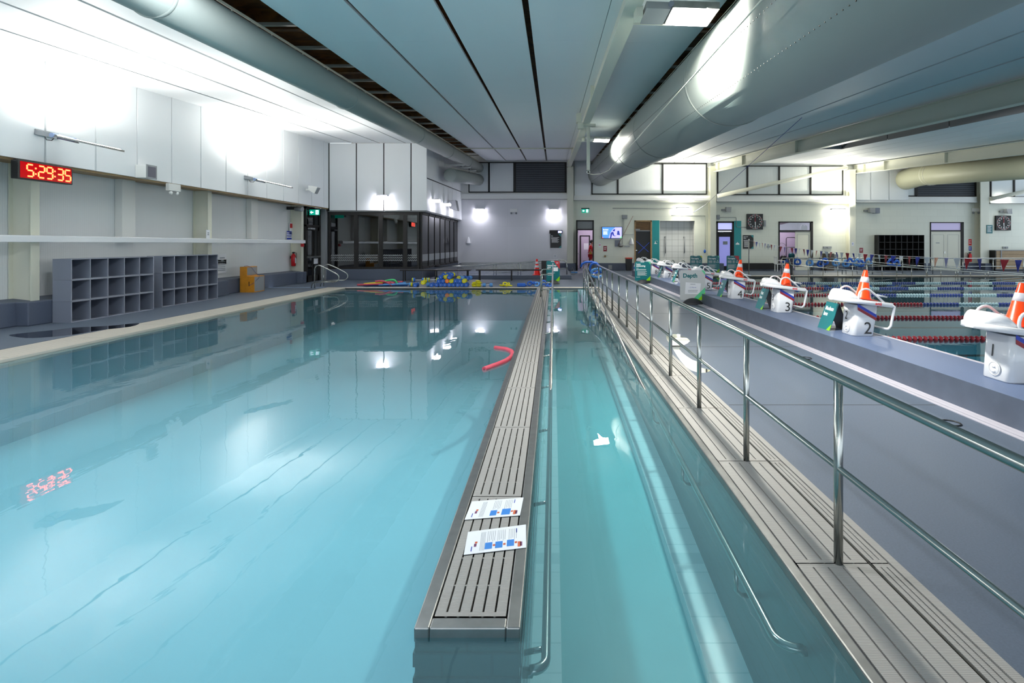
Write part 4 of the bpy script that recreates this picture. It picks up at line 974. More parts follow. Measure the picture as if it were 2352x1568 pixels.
def wall_card(x, y, w_, h, label, rows, name='wall_sign', X=-10.36, back='paper', fg='ink'):
    p = sx(x, y, X); t = thing(name, label, 'sign', (X, p.y, p.z))
    build(MB().box(X, X+.006, p.y-w_/2, p.y+w_/2, p.z-h/2, p.z+h/2), 'sheet', M[back], t)
    mb = MB()
    for a, b, q, th in rows: mb.box(X+.0065, X+.007, p.y+(a-.5)*w_, p.y+(b-.5)*w_, p.z+(q-.5)*h, p.z+(q+th-.5)*h)
    build(mb, 'printing', M[fg], t)
    return t
wall_card(510, 594.5, .42, .32, 'upper white paper notice on the wall beside the cubby shelves', [(.2, .8, .55, .1), (.35, .65, .3, .1)], 'paper_notice')
wall_card(508, 612, .50, .42, 'lower white paper notice on the wall beside the cubby shelves', [(.1, .9, .85-.13*k, .05) for k in range(6)], 'paper_notice')
wall_card(670.5, 525, .42, .47, 'red and white emergency sign strip above the rail', [(.1, .9, .55, .38)], fg='red')
wall_card(664, 540, .42, .33, 'blue and white instruction sign strip above the rail', [(.05, .95, .0, .2), (.05, .95, .35, .12), (.05, .95, .6, .12), (.05, .95, .82, .18)], fg='stripeb')
wall_card(477.5, 541, .16, .33, 'small white sign with a teal corner on the column above the cubbies', [(.3, .8, .55, .08), (.3, .8, .7, .08)], X=-9.95)
p = sx(692, 563, -9.95); single(MB().box(-9.95, -9.88, p.y-.06, p.y+.1, p.z-.06, p.z+.06), 'call_point', M['red'], 'small red fire call point under the rail by the exit door', 'alarm', bevel=.008)
p = sx(671, 611, -10.3)
t = thing('fire_extinguisher', 'red fire extinguisher hung on the left wall', 'extinguisher', (-10.25, p.y, p.z))
build(MB().lathe((-10.25, p.y, p.z), [(.06, 0), (.085, .02), (.085, .40), (.05, .47), (.025, .5)], 20), 'cylinder', M['red'], t)
build(MB().box(-10.29, -10.21, p.y-.02, p.y+.02, p.z+.5, p.z+.56).tube([(-10.22, p.y, p.z+.55), (-10.14, p.y, p.z+.52), (-10.13, p.y-.02, p.z+.3)], .01, 6), 'valve', M['black'], t)
build(MB().box(-10.166, -10.16, p.y-.05, p.y+.05, p.z+.12, p.z+.34), 'paper_label', M['paper'], t)
build(MB().box(-10.36, -10.3, p.y-.04, p.y+.04, p.z+.3, p.z+.4), 'bracket', M['black'], t)
t = thing('exit_sign', 'lit green exit sign above the dark left door', 'sign', sx(722, 488, -9.7))
p = sx(722, 488, -9.7)
m_exit = mat('lit_exit_green', '#0aa58a', .4, emit=.35); m_exw = mat('lit_exit_white', '#e8ecff', .4, emit=.9)
def exitsign(t, p, run=1, w_=.40):
    build(MB().box(p.x-w_/2-.03, p.x+w_/2+.03, p.y-.005, p.y+.06, p.z+.12, p.z+.18), 'housing', M['black'], t)
    build(MB().box(p.x-w_/2, p.x+w_/2, p.y, p.y+.03, p.z-.1, p.z+.12), 'green_panel', m_exit, t)
    mb = MB(); y = p.y-.003; q = .11*run
    mb.box(p.x+q-.055, p.x+q+.055, y, y+.002, p.z-.075, p.z+.095)
    a = p.x-q; s_ = -run; mb.prism([(a+s_*.07, y, p.z+.01), (a, y, p.z+.07), (a, y, p.z+.03), (a-s_*.07, y, p.z+.03), (a-s_*.07, y, p.z-.01), (a, y, p.z-.01), (a, y, p.z-.05)], (0, .002, 0))
    build(mb, 'white_symbol', m_exw, t)
    mb = MB(); x = p.x+q; y -= .002; mb.ball((x+.01, y, p.z+.07), .013, 8, (1, .2, 1)); mb.box(x-.01, x+.018, y, y+.002, p.z, p.z+.055); mb.box(x-.03, x-.008, y, y+.002, p.z-.045, p.z+.01); mb.box(x+.01, x+.035, y, y+.002, p.z-.06, p.z+.005)
    build(mb, 'running_figure', m_exit, t)
exitsign(t, p)
build(MB().cyl((p.x, p.y+.02, p.z+.17), (p.x, p.y+.02, 3.07), .01, n=6).box(-9.9, p.x, p.y+.01, p.y+.03, 3.03, 3.06), 'hanger', M['grey'], t)

# ================================================================ BENCHES, SPA, FOAM GEAR
def bench(xa, xb, Y, label, z=.475, legs=(0, .5, 1)):
    t = thing('bench', label, 'bench', ((xa+xb)/2, Y, 0), 'dark benches on the far deck')
    build(MB().box(xa, xb, Y-.18, Y+.18, z-.045, z), 'seat', M['dark'], t, bevel=.01)
    for f in legs:
        x = xa+.14+(xb-xa-.28)*f
        for s_ in (-.14, .14): build(MB().box(x-.02, x+.02, Y+s_-.02, Y+s_+.02, 0, z-.045), 'leg', M['dark'], t)
    return t
B1 = at(921, 616, 22.25).x, at(1082, 616, 22.25).x; B2 = at(1094, 616, 22.4).x, at(1256, 616, 22.4).x
bench(B1[0], B1[1], 22.25, 'dark slim bench in front of the glazed room'); bench(B2[0], B2[1], 22.4, 'dark slim bench in front of the spa ramp')
# raised spa pool behind the benches
m = MB(); m.box(-5.2, .82, 23.44, 23.62, 0, .158); m.box(.3, .82, 23.62, YF, 0, .158)
struct(m, 'spa_kerb', M['dado'], .01)
m = MB(); m.box(-.9, .3, 23.62, 30.2, .0, .165)
struct(m, 'spa_ramp', bricks('pale_grooved_tile', '#c8c5c2', '#77777a', .14, 4.0, .4, 'XY', off=0, msize=.02))
m = MB(); m.box(-5.2, -.9, 23.62, 30.2, 0, .02); m.mat(1).box(-5.2, .3, 30.2, 30.35, 0, .50)
m.mat(1).box(-5.25, -5.2, 23.62, 30.2, 0, .42)
struct(m, 'spa_basin', [mat('spa_liner', '#b9bfe0', .5), M['steelr']])
m = MB(); m.quad((-5.2, 23.62, .13), (-.9, 23.62, .13), (-.9, 30.2, .13), (-5.2, 30.2, .13))
o = build(m, 'spa_water', clear('spa_water', (.80, .86, .99), .03, 1.33, bump=.5, bscale=6, cloud=.5, ccol='#c4d0f4'), None, (0, 0, 0)); o['kind'] = 'stuff'; tag(o, 'rippling water of the small spa pool, tinted pale as if brightly lit', 'water')  # pale diffuse colour carries the brightness of lit water
t = thing('spa_handrail', 'stainless handrail rising to the right in front of the white far wall', 'handrail', (-2, 24.2, .158))
Yr = 24.2
P = [at(998, 612.5, Yr), at(1060, 611, Yr), at(1100, 609.5, Yr), at(1285, 597, Yr)]+[at(1296, 597.5, Yr), at(1301, 602, Yr), at(1302, 612, Yr)]
e_ = at(1302, 612, Yr); P.append(Vector((e_.x, Yr, .158)))
build(MB().tube(P, .024, 10), 'handrail_tube', M['steel'], t)
for x in (1052, 1134, 1140, 1190, 1196, 1245): q = at(x, 605, Yr); zt_ = EYE-((612.5 if x < 1080 else 609.5-(x-1100)*.0676)-HY)*Yr/F; build(MB().cyl((q.x, Yr, .158 if x > 1200 else .05), (q.x, Yr, zt_), .018, n=8), 'post', M['steel'], t)
build(MB().tube([at(1200, 622, Yr), at(1302, 616.5, Yr)], .016, 8), 'lower_rail', M['steel'], t)
build(MB().tube([at(1060, 629, Yr+2), at(1150, 626, Yr+2), at(1200, 622, Yr+2)], .018, 8), 'pool_rail', M['steel'], t)
p = at(1258, 612, 23.9)
t = thing('waste_bin', 'black bin behind the teal hydrotherapy sign', 'bin', (p.x, 23.9, .158)); build(MB().box(p.x-.28, p.x+.28, 23.7, 24.1, .158, .80), 'bin_body', M['black'], t, bevel=.03); build(MB().box(p.x-.05, p.x+.12, 23.69, 23.70, .5, .7), 'paper_label', M['paper'], t)
# dumbbells: two striped foam heads on a white bar
FM = {'b': 'blue', 'l': 'lblue', 'y': 'yellow', 'o': 'foamorange'}
def dumbbell(c, axis, cols, label, L_=.30, r=.076):
    t = thing('foam_dumbbell', label, 'dumbbell', (c[0], c[1], c[2]-r), 'foam dumbbells piled at the far pool edge')
    c = Vector(c); d = Vector(axis).normalized(); k = len(cols); hd = .11; sl = hd/k
    for s_ in (-1, 1):
        mb = MB()
        for i, ch in enumerate(cols):
            mb.m = i; a = c+d*s_*(L_/2-hd+i*sl); b = c+d*s_*(L_/2-hd+(i+1)*sl)
            mb.tube([a+d*s_*.0005, a+d*s_*.006, b-d*s_*.006, b-d*s_*.0005], [r-.005, r, r, r-.005], 18)
        build(mb, 'foam_head', [M[FM[ch]] for ch in cols], t)
    build(MB().cyl(c-d*(L_/2+.004), c+d*(L_/2+.004), .014, n=8), 'bar', M['white'], t)
Yd = 19.15; PX = F/Yd; rr_ = .0735
def dx(x): return (x-HX)/PX
base = dx(1004.5); row_z = [rr_, rr_*2.73+.01, rr_*4.46+.02]
k_ = 0
cname = {'b': 'blue', 'l': 'light blue', 'y': 'yellow', 'o': 'orange'}
pl = ['left end', 'second from left', 'third from left', 'fourth from left', 'fifth from left', 'sixth from left', 'seventh from left', 'right end']
for i in range(8): dumbbell((base+i*.1515, Yd, .006+rr_), (.02*(-1)**i, 1, 0), 'b', 'blue foam dumbbell end-on in the bottom row of the pile, '+pl[i])
for i, ch in enumerate('bboyb'): dumbbell((base+.076+i*.1515, Yd+(.02 if i == 1 else 0), .006+row_z[1]), (.03*(i % 2), 1, 0), ch, cname[ch]+' foam dumbbell end-on in the second row of the pile, '+pl[i])
for i, ch in enumerate('by'): dumbbell((base+.076+(5+i)*.1515, Yd, .006+row_z[1]), (0, 1, 0), ch, cname[ch]+' foam dumbbell near the right end of the second pile row')
for i, ch in enumerate('byb'): dumbbell((base+.152+i*.1515, Yd+(.1 if i == 1 else 0), .006+row_z[2]), (.05, 1, 0), ch, cname[ch]+' foam dumbbell on top of the pile, '+['left', 'middle', 'right'][i])
for i, ch in enumerate('yly'): dumbbell((base+.19+i*.1515, Yd+.34, .006+row_z[2]+.07), (.1, 1, 0), ch+'b', cname[ch]+' tipped foam dumbbell at the back of the pile top, '+['left', 'middle', 'right'][i])
for i, (xx, ch) in enumerate(((1053, 'ly'), (1062, 'bl'), (1074, 'lb'))): dumbbell((dx(xx), Yd+.36, .30), (.25, 1, 0), ch, 'two-tone foam dumbbell lying behind the right side of the pile, '+['left', 'middle', 'right'][i])
for i, (xa, z, cols, lb) in enumerate(((953, .245, 'bly', 'striped yellow and blue foam dumbbell lying across the upper left of the pile'), (943, .08, 'yl', 'striped yellow foam dumbbell lying low at the left of the pile'), (986, .25, 'yly', 'striped foam dumbbell lying across the top beside the pile'), (986, .08, 'l', 'light blue foam dumbbell lying across behind the white bars'))):
    dumbbell((dx(xa)+.12, Yd+.05, z), (1, .1, 0), cols, lb, L_=.46 if i != 1 else .34)
dumbbell((dx(957.5), Yd-.1, .08), (.05, 1, 0), 'b', 'blue foam dumbbell end-on left of the white bars'); dumbbell((dx(974.6), Yd-.08, .17), (.0, 1, 0), 'y', 'yellow foam dumbbell end-on above the white bars'); dumbbell((dx(994.5), Yd-.12, .085), (.0, 1, 0), 'b', 'blue foam dumbbell end-on just left of the pile')
dumbbell((dx(1120), Yd, .07), (1, 0, 0), 'l', 'lone light blue foam dumbbell right of the yellow rings', L_=.36, r=.066)
def ring(c, R, r, col, label, name, tilt=(0, 0, 1), grp=None, sc=1.0):
    c = Vector(c); n = Vector(tilt).normalized(); u = n.orthogonal().normalized(); v = n.cross(u)
    return single(MB().tube([c+(u*math.cos(a)+v*math.sin(a)*sc)*R for a in [2*math.pi*k/18 for k in range(18)]], r, 10, True), name, M[col], label, name.replace('_', ' ').split()[-1], grp)
for st, (xx, nn) in enumerate(((1089, 3), (1099.5, 4))):
    for q in range(nn): ring((dx(xx)+.01*q*(-1)**q, Yd, .035+.058*q), .06, .028, 'yellow', ['left', 'right'][st]+' stack of yellow foam rings, '+['bottom', 'second', 'third', 'top'][q]+' ring', 'foam_ring', grp='yellow foam rings')
for i, (xx, zz, ti) in enumerate(((1153, .03, (.1, .2, 1)), (1160, .09, (.5, -.6, .6)), (1166, .06, (-.4, -.5, .7)), (1171, .03, (.2, 0, 1)))): ring((dx(xx), Yd, zz+.02), .085, .022, 'yellow', ORD[i].replace('nearest', 'leftmost')+' yellow swim belt in the small heap', 'swim_belt', ti, 'yellow swim belts', .7)
single(MB().box(dx(1188), dx(1207), Yd-.1, Yd+.12, .004, .13), 'foam_block', M['blue'], 'blue foam block beside the heap of blue belts', 'block', bevel=.03)
for i, (xx, zz, ti, cl) in enumerate(((1205, .04, (0, .2, 1), 'blue'), (1216, .10, (.2, -1, .3), 'blue'), (1222, .14, (.7, .1, .6), 'blue'), (1228, .13, (.1, -.3, 1), 'blue'), (1233, .085, (0, -1, .2), 'lblue'), (1243, .10, (.4, -.7, .4), 'blue'), (1249, .15, (.2, -.9, .5), 'blue'), (1256, .07, (.3, -.6, .5), 'blue'), (1262, .06, (0, -.7, .6), 'blue'))):
    ring((dx(xx), Yd+.05*(i % 2), zz+.012), .068, .026, cl, ORD[i].replace('nearest', 'leftmost')+' blue foam cuff in the heap by the walkway', 'foam_cuff', ti, 'blue foam cuffs')
# noodles heaped at the far left pool edge
NN = [('redfoam', [(821, 654, .03), (850, 653, .05), (880, 652, .09)], 'straight coral red noodle at the left end of the heap'), ('yellow', [(836, 652, .05), (860, 650, .08), (885, 648.5, .12)], 'yellow noodle across the heap'),
      ('blue', [(836, 659, .01), (850, 656.5, .03), (872, 655, .05), (905, 656, .03)], 'blue noodle at the front left of the heap'), ('blue', [(834, 656, .03), (858, 655, .05), (890, 659, .01), (936, 655, .02)], 'long blue noodle along the front of the heap'),
      ('lblue', [(842, 657, .04), (865, 651, .09), (898, 650, .12), (932, 649, .10)], 'light blue noodle under the red ones'), ('redfoam', [(862, 646.5, .18), (874, 644.5, .20), (890, 648, .16), (900, 656, .06)], 'red noodle arching over the middle of the heap'),
      ('redfoam', [(880, 649, .15), (898, 647, .18), (905, 652, .12), (905, 660, .02)], 'red noodle bending down at the front of the heap'), ('green', [(882, 646, .17), (897, 642, .22), (909, 643, .20), (914, 656, .05)], 'green noodle curving down at the right of the heap'),
      ('blue', [(860, 658, .02), (885, 655, .07), (910, 658, .04), (930, 654, .04)], 'blue noodle in the middle of the heap'), ('redfoam', [(892, 650, .12), (912, 648, .14), (926, 647, .12)], 'short red noodle end at the right of the heap'),
      ('lblue', [(870, 654, .07), (900, 653, .09), (940, 652, .05)], 'pale blue noodle pointing to the dumbbells')]
for i, (cl, pts, lb) in enumerate(NN):
    P = []
    Yn = 19.3+.07*(i % 5)
    for x, y, z in pts: q = at(x, y, Yn); P.append(Vector((q.x, Yn, max(.035, EYE-(y-HY)*Yn/F))))
    Q = []
    for a, b in zip(P[:-1], P[1:]):
        for s_ in range(4): Q.append(a.lerp(b, s_/4))
    Q.append(P[-1])
    for _ in range(3): Q = [Q[0]]+[(Q[j-1]+Q[j]*2+Q[j+1])/4 for j in range(1, len(Q)-1)]+[Q[-1]]
    single(MB().tube(Q, .033, 10), 'pool_noodle', M[cl], lb, 'noodle', 'foam noodles heaped at the far left pool edge')
# puddles
def puddle(pts, label):
    mb = MB(); P = [fl(x, y, .0022) for x, y in pts]; Q = []
    n = len(P)
    for i in range(n):
        for s_ in range(3):
            a, b, c_, d_ = P[i-1], P[i], P[(i+1) % n], P[(i+2) % n]; q = s_/3
            Q.append(.5*((2*b)+(c_-a)*q+(2*a-5*b+4*c_-d_)*q*q+(3*b-a-3*c_+d_)*q**3))
    mb.quad(*Q); return single(mb, 'puddle', M['puddle'], label, 'puddle')
puddle([(1530, 771), (1560, 768), (1585, 783), (1560, 800), (1590, 826), (1616, 832), (1606, 842), (1632, 850), (1610, 856), (1575, 842), (1545, 800)], 'glossy puddle on the deck behind the railing')
puddle([(20, 770), (50, 765), (120, 758), (170, 752), (250, 748), (290, 744), (320, 742), (300, 750), (230, 758), (170, 768), (110, 774), (60, 776)], 'dark puddle on the left deck by the cubby shelves')
t = single(MB().tube([fl(2183, 971, .004)+Vector((.075*math.cos(a), .075*math.sin(a), 0)) for a in [2*math.pi*k/20 for k in range(20)]], .007, 6, True), 'floor_drain', M['black'], 'round floor drain ring nearer on the right deck', 'drain')
t = single(MB().tube([fl(1851, 822, .004)+Vector((.07*math.cos(a), .07*math.sin(a), 0)) for a in [2*math.pi*k/20 for k in range(20)]], .006, 6, True), 'floor_drain', M['black'], 'round floor drain ring farther on the right deck', 'drain')
# leaflets on the walkway
def leaflet(q, label, pics):
    P = [fl(x, y, .003) for x, y in q]; o = P[3]; u = (P[2]-P[3]); v = (P[0]-P[3])
    t = thing('leaflet', label, 'leaflet', (P[0]+P[2])/2, 'leaflets on the walkway')
    build(MB().prism(P, (0, 0, -.0012)), 'sheet', M['paper'], t)
    def R(mb, a, b, c_, d_, h=.0006):
        mb.quad(*[o+u*s_+v*r_+Vector((0, 0, h)) for s_, r_ in ((a, c_), (b, c_), (b, d_), (a, d_))])
    mb = MB()
    for s0, s1, r0, r1 in pics: R(mb, s0, s1, r0, r1)
    build(mb, 'blue_picture', mat('leaflet_blue', '#2f7ecf', .5), t)
    mb = MB()
    for s0, s1, r0, r1 in pics: R(mb, s1+.01, s1+.05, (r0+r1)/2-.04, (r0+r1)/2+.04)
    R(mb, .15, .19, .42, .50); R(mb, .86, .91, .08, .30); build(mb, 'orange_mark', mat('leaflet_orange', '#c8603c', .5), t)
    mb = MB(); R(mb, .14, .18, .28, .41); R(mb, .90, .935, .10, .28); build(mb, 'purple_mark', mat('leaflet_purple', '#6d3560', .5), t)
    mb = MB()
    for s0 in [.24+.022*k for k in range(4)]: R(mb, s0, s0+.006, .08, .9)
    for s0, s1, r0, r1 in pics:
        for k in range(5): R(mb, s0+.03+k*.03, s0+.036+k*.03, .42+.04*(k % 3), .92)
    build(mb, 'printing', M['ink'], t)
    mb = MB(); R(mb, .1, .115, .1, .3); R(mb, .83, .845, .72, .92); build(mb, 'blue_print', M['stripeb'], t)
leaflet([(1084, 1151), (1202.5, 1142), (1194.5, 1183), (1067, 1193)], 'farther white printed leaflet lying across the walkway grate', [(.43, .55, .1, .38), (.64, .80, .1, .42)])
leaflet([(1075, 1221), (1208, 1204), (1208.5, 1257), (1065, 1273.5)], 'nearer white printed leaflet lying across the walkway grate', [(.32, .44, .12, .40), (.49, .61, .12, .40), (.68, .80, .14, .42)])
# ================================================================ FAR WALL THINGS
DY = YF-.005
def flat(mb, x0, y0, x1, y1, Y, th=.01): A, B = at(x0, y1, Y), at(x1, y0, Y); return mb.box(A.x, B.x, Y-th, Y, A.z, B.z)
# lamps that light the far end
def lamp_box(p, d, w_, label, m_, h=.10, grp=None, name='wall_lamp', out=.16):
    """d: outward direction from the wall"""
    d = Vector(d); s_ = Vector((0, 0, 1)).cross(d); t = thing(name, label, 'lamp', p, grp); p = Vector(p)
    def bx(a0, a1, b0, b1, z0, z1):
        q = [p+s_*a+d*b+Vector((0, 0, z)) for z in (z0, z1) for a, b in ((a0, b0), (a1, b0), (a1, b1), (a0, b1))]; return MB().hexa(q)
    build(bx(-w_/2-.02, w_/2+.02, 0, out, h*.35, h*.75), 'lamp_body', M['grey'], t); build(bx(-w_/2, w_/2, .02, out+.03, -h/2, h*.34), 'lamp_lens', m_, t)
    return t
p = at(880, 454, GY); lamp_box(p, (0, -1, 0), .42, 'bright lamp on the white panels of the glazed room', M['lampc'], .16)
area('lamp_down', p+Vector((0, -.30, -.10)), (0, .25, -1), .4, .12, 5, (.96, .95, 1)); 
for i, y in enumerate((461, 469.5, 477)):
    Y = (23.9, 26.3, 28.3)[i]; p = at((1004, 1029, 1046)[i], y, Y); p.x = GX
    lamp_box(p, (1, 0, 0), .3, ORD[i]+' small lamp on the side of the glazed room', M['lampc'], .12, 'side lamps of the glazed room', out=.3)
    area('lamp_down', p+Vector((.22, 0, -.10)), (-.1, 0, -1), .25, .12, 3.5, (.93, .92, 1))
for i, (x, y) in enumerate(((1103, 483), (1272, 484))):
    p = at(x, y, YF); lamp_box(p, (0, -1, 0), .46, ['left bright lamp on the white far wall', 'right bright lamp on the white far wall above the black board'][i], M['lampc'], .14)
    area('lamp_down', p+Vector((0, -.32, -.10)), (0, -.1, -1), .45, .15, 6, (.93, .92, 1))
for i, (x, y, X_) in enumerate(((1567, 482, 0), (1923, 485, 0), (2300, 453, 0))):
    p = at(x, y, YF-.25); lamp_box(p, (0, -1, 0), (.7, .8, .5)[i], ['warm bright flood lamp above the tiled shower recess', 'warm bright flood lamp right of the wall clock', 'small bright lamp above the farther wall clock'][i], M['lamp'], .2 if i < 2 else .1)
    if i < 2: area('flood_up', p+Vector((.0, -.35, .14)), (.0, -.5, 1), .7, .3, (120, 120)[i], (1, .96, .82))
    if i < 2: area('flood_down', p+Vector((.0, -.30, -.12)), (.0, -.7, -1), .7, .2, 30, (1, .96, .82))
build(MB().box(at(1567, 0, YF-.25).x-.05, at(1567, 0, YF-.25).x+.05, YF-.25, YF, 3.5, 3.6), 'lamp_arm', M['cream']).name = 'trim_20'
bpy.data.objects['trim_20']['kind'] = 'structure'
# big floods on the first beam
def flood(Y, label, k=0):
    zb_ = roof(Y)-.40; t = thing('floodlight', label, 'floodlight', (1.05, Y, zb_-.3), 'floodlights on the beam')
    R = Matrix.Translation((1.02, Y, zb_-.05)) @ Matrix.Rotation(math.radians(2), 4, 'Y')
    def bx(x0, x1, y0, y1, z0, z1): return MB().box(x0, x1, y0, y1, z0, z1).xf(R)
    build(bx(.06, .34, -.22, .22, -.03, .05), 'driver_box', M['grey'], t); build(bx(.36, .90, -.24, .24, -.02, .06), 'lamp_body', M['steelr'], t)
    build(bx(.38, .88, -.22, .22, -.035, -.02), 'lamp_lens', M['lamp'], t)
    build(bx(-.02, .38, .23, .25, -.03, .12), 'bracket', M['cream'], t); build(MB().cyl((.34, -.26, .02), (.34, .27, .02), .03, n=10).xf(R), 'hinge', M['locker'], t)
    build(MB().box(.98, 1.06, Y-.1, Y+.1, zb_-.12, zb_), 'mounting_plate', M['cream'], t)
flood(6.35, 'large bright floodlight on the beam near the camera'); flood(18.0, 'smaller looking bright floodlight farther along the beam')
# hoist arm and cables
t = thing('pool_hoist', 'pale hanging hoist arm with a hook below the beam', 'hoist', (1.0, 15, 3.5))
build(MB().box(.955, 1.045, 14.96, 15.04, 3.62, 4.86), 'arm', M['cream'], t, bevel=.01)
build(MB().tube([Vector((1.0, 15, 3.57))+Vector((.045*math.cos(a), 0, .045*math.sin(a))) for a in [2*math.pi*k/12 for k in range(12)]], .014, 6, True), 'hook_ring', M['steel'], t)
build(MB().box(.8, 1.2, 14.93, 15.07, 4.86, 4.92).box(.66, .80, 14.85, 15.1, 4.95, 5.2).box(.70, .86, 14.9, 15.05, 4.78, 4.95), 'trolley', M['cream'], t)
P = [(1.0, 15, 3.53), (1.12, 14.7, 3.46), (1.3, 14.3, 3.43), (1.47, 14.0, 3.48), (1.60, 13.4, 3.62)]
single(MB().tube(P+[(1.78, 5, 3.62), (1.80, 2, 3.6)], .009, 6), 'hoist_cable', M['cream'], 'thin pale cable running from the hook along the big duct', 'cable')
q = at(1855, 258, 15.4)
single(MB().tube([q, at(1620, 470, 28), at(1592, 488, 31.3)], .008, 5), 'stay_wire', M['navy'], 'thin dark blue wire slanting from the ceiling to the wall lamp', 'wire')
single(MB().tube([q, at(2352, 210, 13.5), at(2500, 198, 13)], .004, 5), 'stay_wire', M['white'], 'thin pale wire crossing the right ceiling', 'wire')
emergency(at(1180, 487, YF), 'X', 'grey twin-headed emergency light between the two far wall lamps')
emergency(at(2240, 486, YF), 'X', 'grey twin-headed emergency light left of the farthest column')
def wspeak(x, y, label, s_=.18, Y=YF):
    p = at(x, y, Y); t = thing('wall_speaker', label, 'speaker', p)
    build(MB().box(p.x-.33, p.x-.1, Y-.12, Y, p.z-.05, p.z+.05), 'bracket', M['grey'], t)
    build(MB().hexa([(p.x-.14, Y-.4, p.z-.14), (p.x+.14, Y-.4, p.z-.16), (p.x+.14, Y-.12, p.z-.1), (p.x-.14, Y-.12, p.z-.1), (p.x-.12, Y-.3, p.z+.16), (p.x+.2, Y-.3, p.z+.16), (p.x+.2, Y-.1, p.z+.16), (p.x-.12, Y-.1, p.z+.16)]), 'housing', M['grey'], t, bevel=.015)
wspeak(1669, 482, 'grey speaker left of the black wall clock'); wspeak(1996, 484, 'grey speaker above the black cubby shelf'); wspeak(2307, 486, 'grey speaker above the farther wall clock')
p = at(2009, 484, YF); single(MB().box(p.x-.14, p.x+.14, YF-.3, YF, p.z-.16, p.z+.16), 'camera_box', M['locker'], 'grey box camera beside the speaker above the black shelf', 'box', bevel=.02)
p = at(1040, 471, 27.6); single(MB().hexa([(GX+.1, 27.3, p.z-.2), (GX+.5, 27.3, p.z-.3), (GX+.5, 27.9, p.z-.3), (GX+.1, 27.9, p.z-.2), (GX, 27.3, p.z+.2), (GX+.4, 27.3, p.z+.25), (GX+.4, 27.9, p.z+.25), (GX, 27.9, p.z+.2)]), 'wall_speaker', M['grey'], 'dark grey speaker among the side lamps of the glazed room', 'speaker', bevel=.02)
# white cone shades
for i, (x, y) in enumerate(((1075.5, 559), (1450.5, 561))):
    p = at(x, y, YF-.14); t = thing('cone_shade', ['white cone shaped wall fitting on the white far wall', 'white cone shaped wall fitting right of the lit screen'][i], 'fitting', p)
    build(MB().lathe(p, [(.155, 0), (.15, .03), (.12, .14), (.06, .34), (.03, .38)], 24), 'cone_body', M['white'], t); build(MB().box(p.x-.05, p.x+.05, YF-.1, YF, p.z+.05, p.z+.25), 'wall_bracket', M['grey'], t)
# black info board with digital clock
t = thing('info_board', 'black wall board with teal corners under a small digital clock', 'board', at(1277, 569, YF))
build(flat(MB(), 1264, 536, 1289, 569, YF, .03), 'board', M['black'], t); build(flat(MB(), 1262, 528.5, 1291.5, 536.5, YF, .08), 'clock_housing', M['dark'], t)
build(flat(MB(), 1282, 530.3, 1290, 534.5, YF-.081, .004), 'digital_display', mat('blue_digits', '#9aa6ff', .4, emit=3), t)
Y_ = YF-.032; q = lambda x, y: at(x, y, Y_)
build(MB().quad(q(1282, 536.7), q(1289, 544), q(1289, 536.7)).quad(q(1283.5, 569), q(1289, 563.5), q(1289, 569)), 'teal_corner', M['teal'], t)
mb = MB(); mb.text('Spa', .075, q(1266, 542.5), U, V, bold=.002)
for k in range(8): flat(mb, 1266+(1 if k > 2 else 0), 545+1.6*k, 1284-2*(k % 3), 545.6+1.6*k, Y_, .002)
build(mb, 'lettering', M['whitet'], t)
def sheet(x0, y0, x1, y1, label, name='paper_notice', m_='paper', rows=3, fg='ink', Y=YF):
    t = thing(name, label, 'sign', at((x0+x1)/2, y1, Y)); build(flat(MB(), x0, y0, x1, y1, Y, .01), 'sheet', M[m_], t)
    mb = MB(); h = (y1-y0)/(rows+1.5)
    for k in range(rows): flat(mb, x0+(x1-x0)*.18, y0+h*(k+.9), x1-(x1-x0)*(.18+.1*(k % 2)), y0+h*(k+1.25), Y-.0105, .001)
    build(mb, 'printing', M[fg], t); return t
sheet(1271.5, 584, 1279, 592, 'small white notice low on the white far wall')
sheet(2265.5, 516.5, 2279.5, 536, 'small teal notice beside the farther wall clock', 'wall_sign', 'teal2', 5, 'whitet', YF-.46)
sheet(1385.8, 564.8, 1394, 577, 'small dark sign with a white symbol under the lit screen', 'wall_sign', 'striper', 2, 'whitet'); sheet(1974, 569, 1982, 580.5, 'small dark sign with a white symbol left of the black shelf', 'wall_sign', 'striper', 2, 'whitet')
sheet(2224.5, 549, 2231.5, 563.5, 'red and white sign strip right of the double doors', 'wall_sign', 'red', 3, 'whitet'); sheet(2225, 565.5, 2231.5, 575.5, 'blue and white sign strip right of the double doors', 'wall_sign', 'stripeb', 3, 'whitet')
sheet(1956, 556, 1961, 564.5, 'tiny white sign with a blue corner on the column', 'wall_sign', 'paper', 2, 'stripeb', YF-.46)
sheet(1374.5, 558.5, 1380.5, 568, 'white wall dispenser with a red stripe beside the door', 'wall_dispenser', 'paper', 1, 'red')
# lit exit sign
p = at(1344.5, 484.5, YF-.12); t = thing('exit_sign', 'lit green exit sign with a left arrow above the open door', 'sign', p); exitsign(t, p, 1, .42)
build(MB().box(p.x-.03, p.x+.03, p.y, YF, p.z+.13, p.z+.17), 'bracket', M['black'], t)

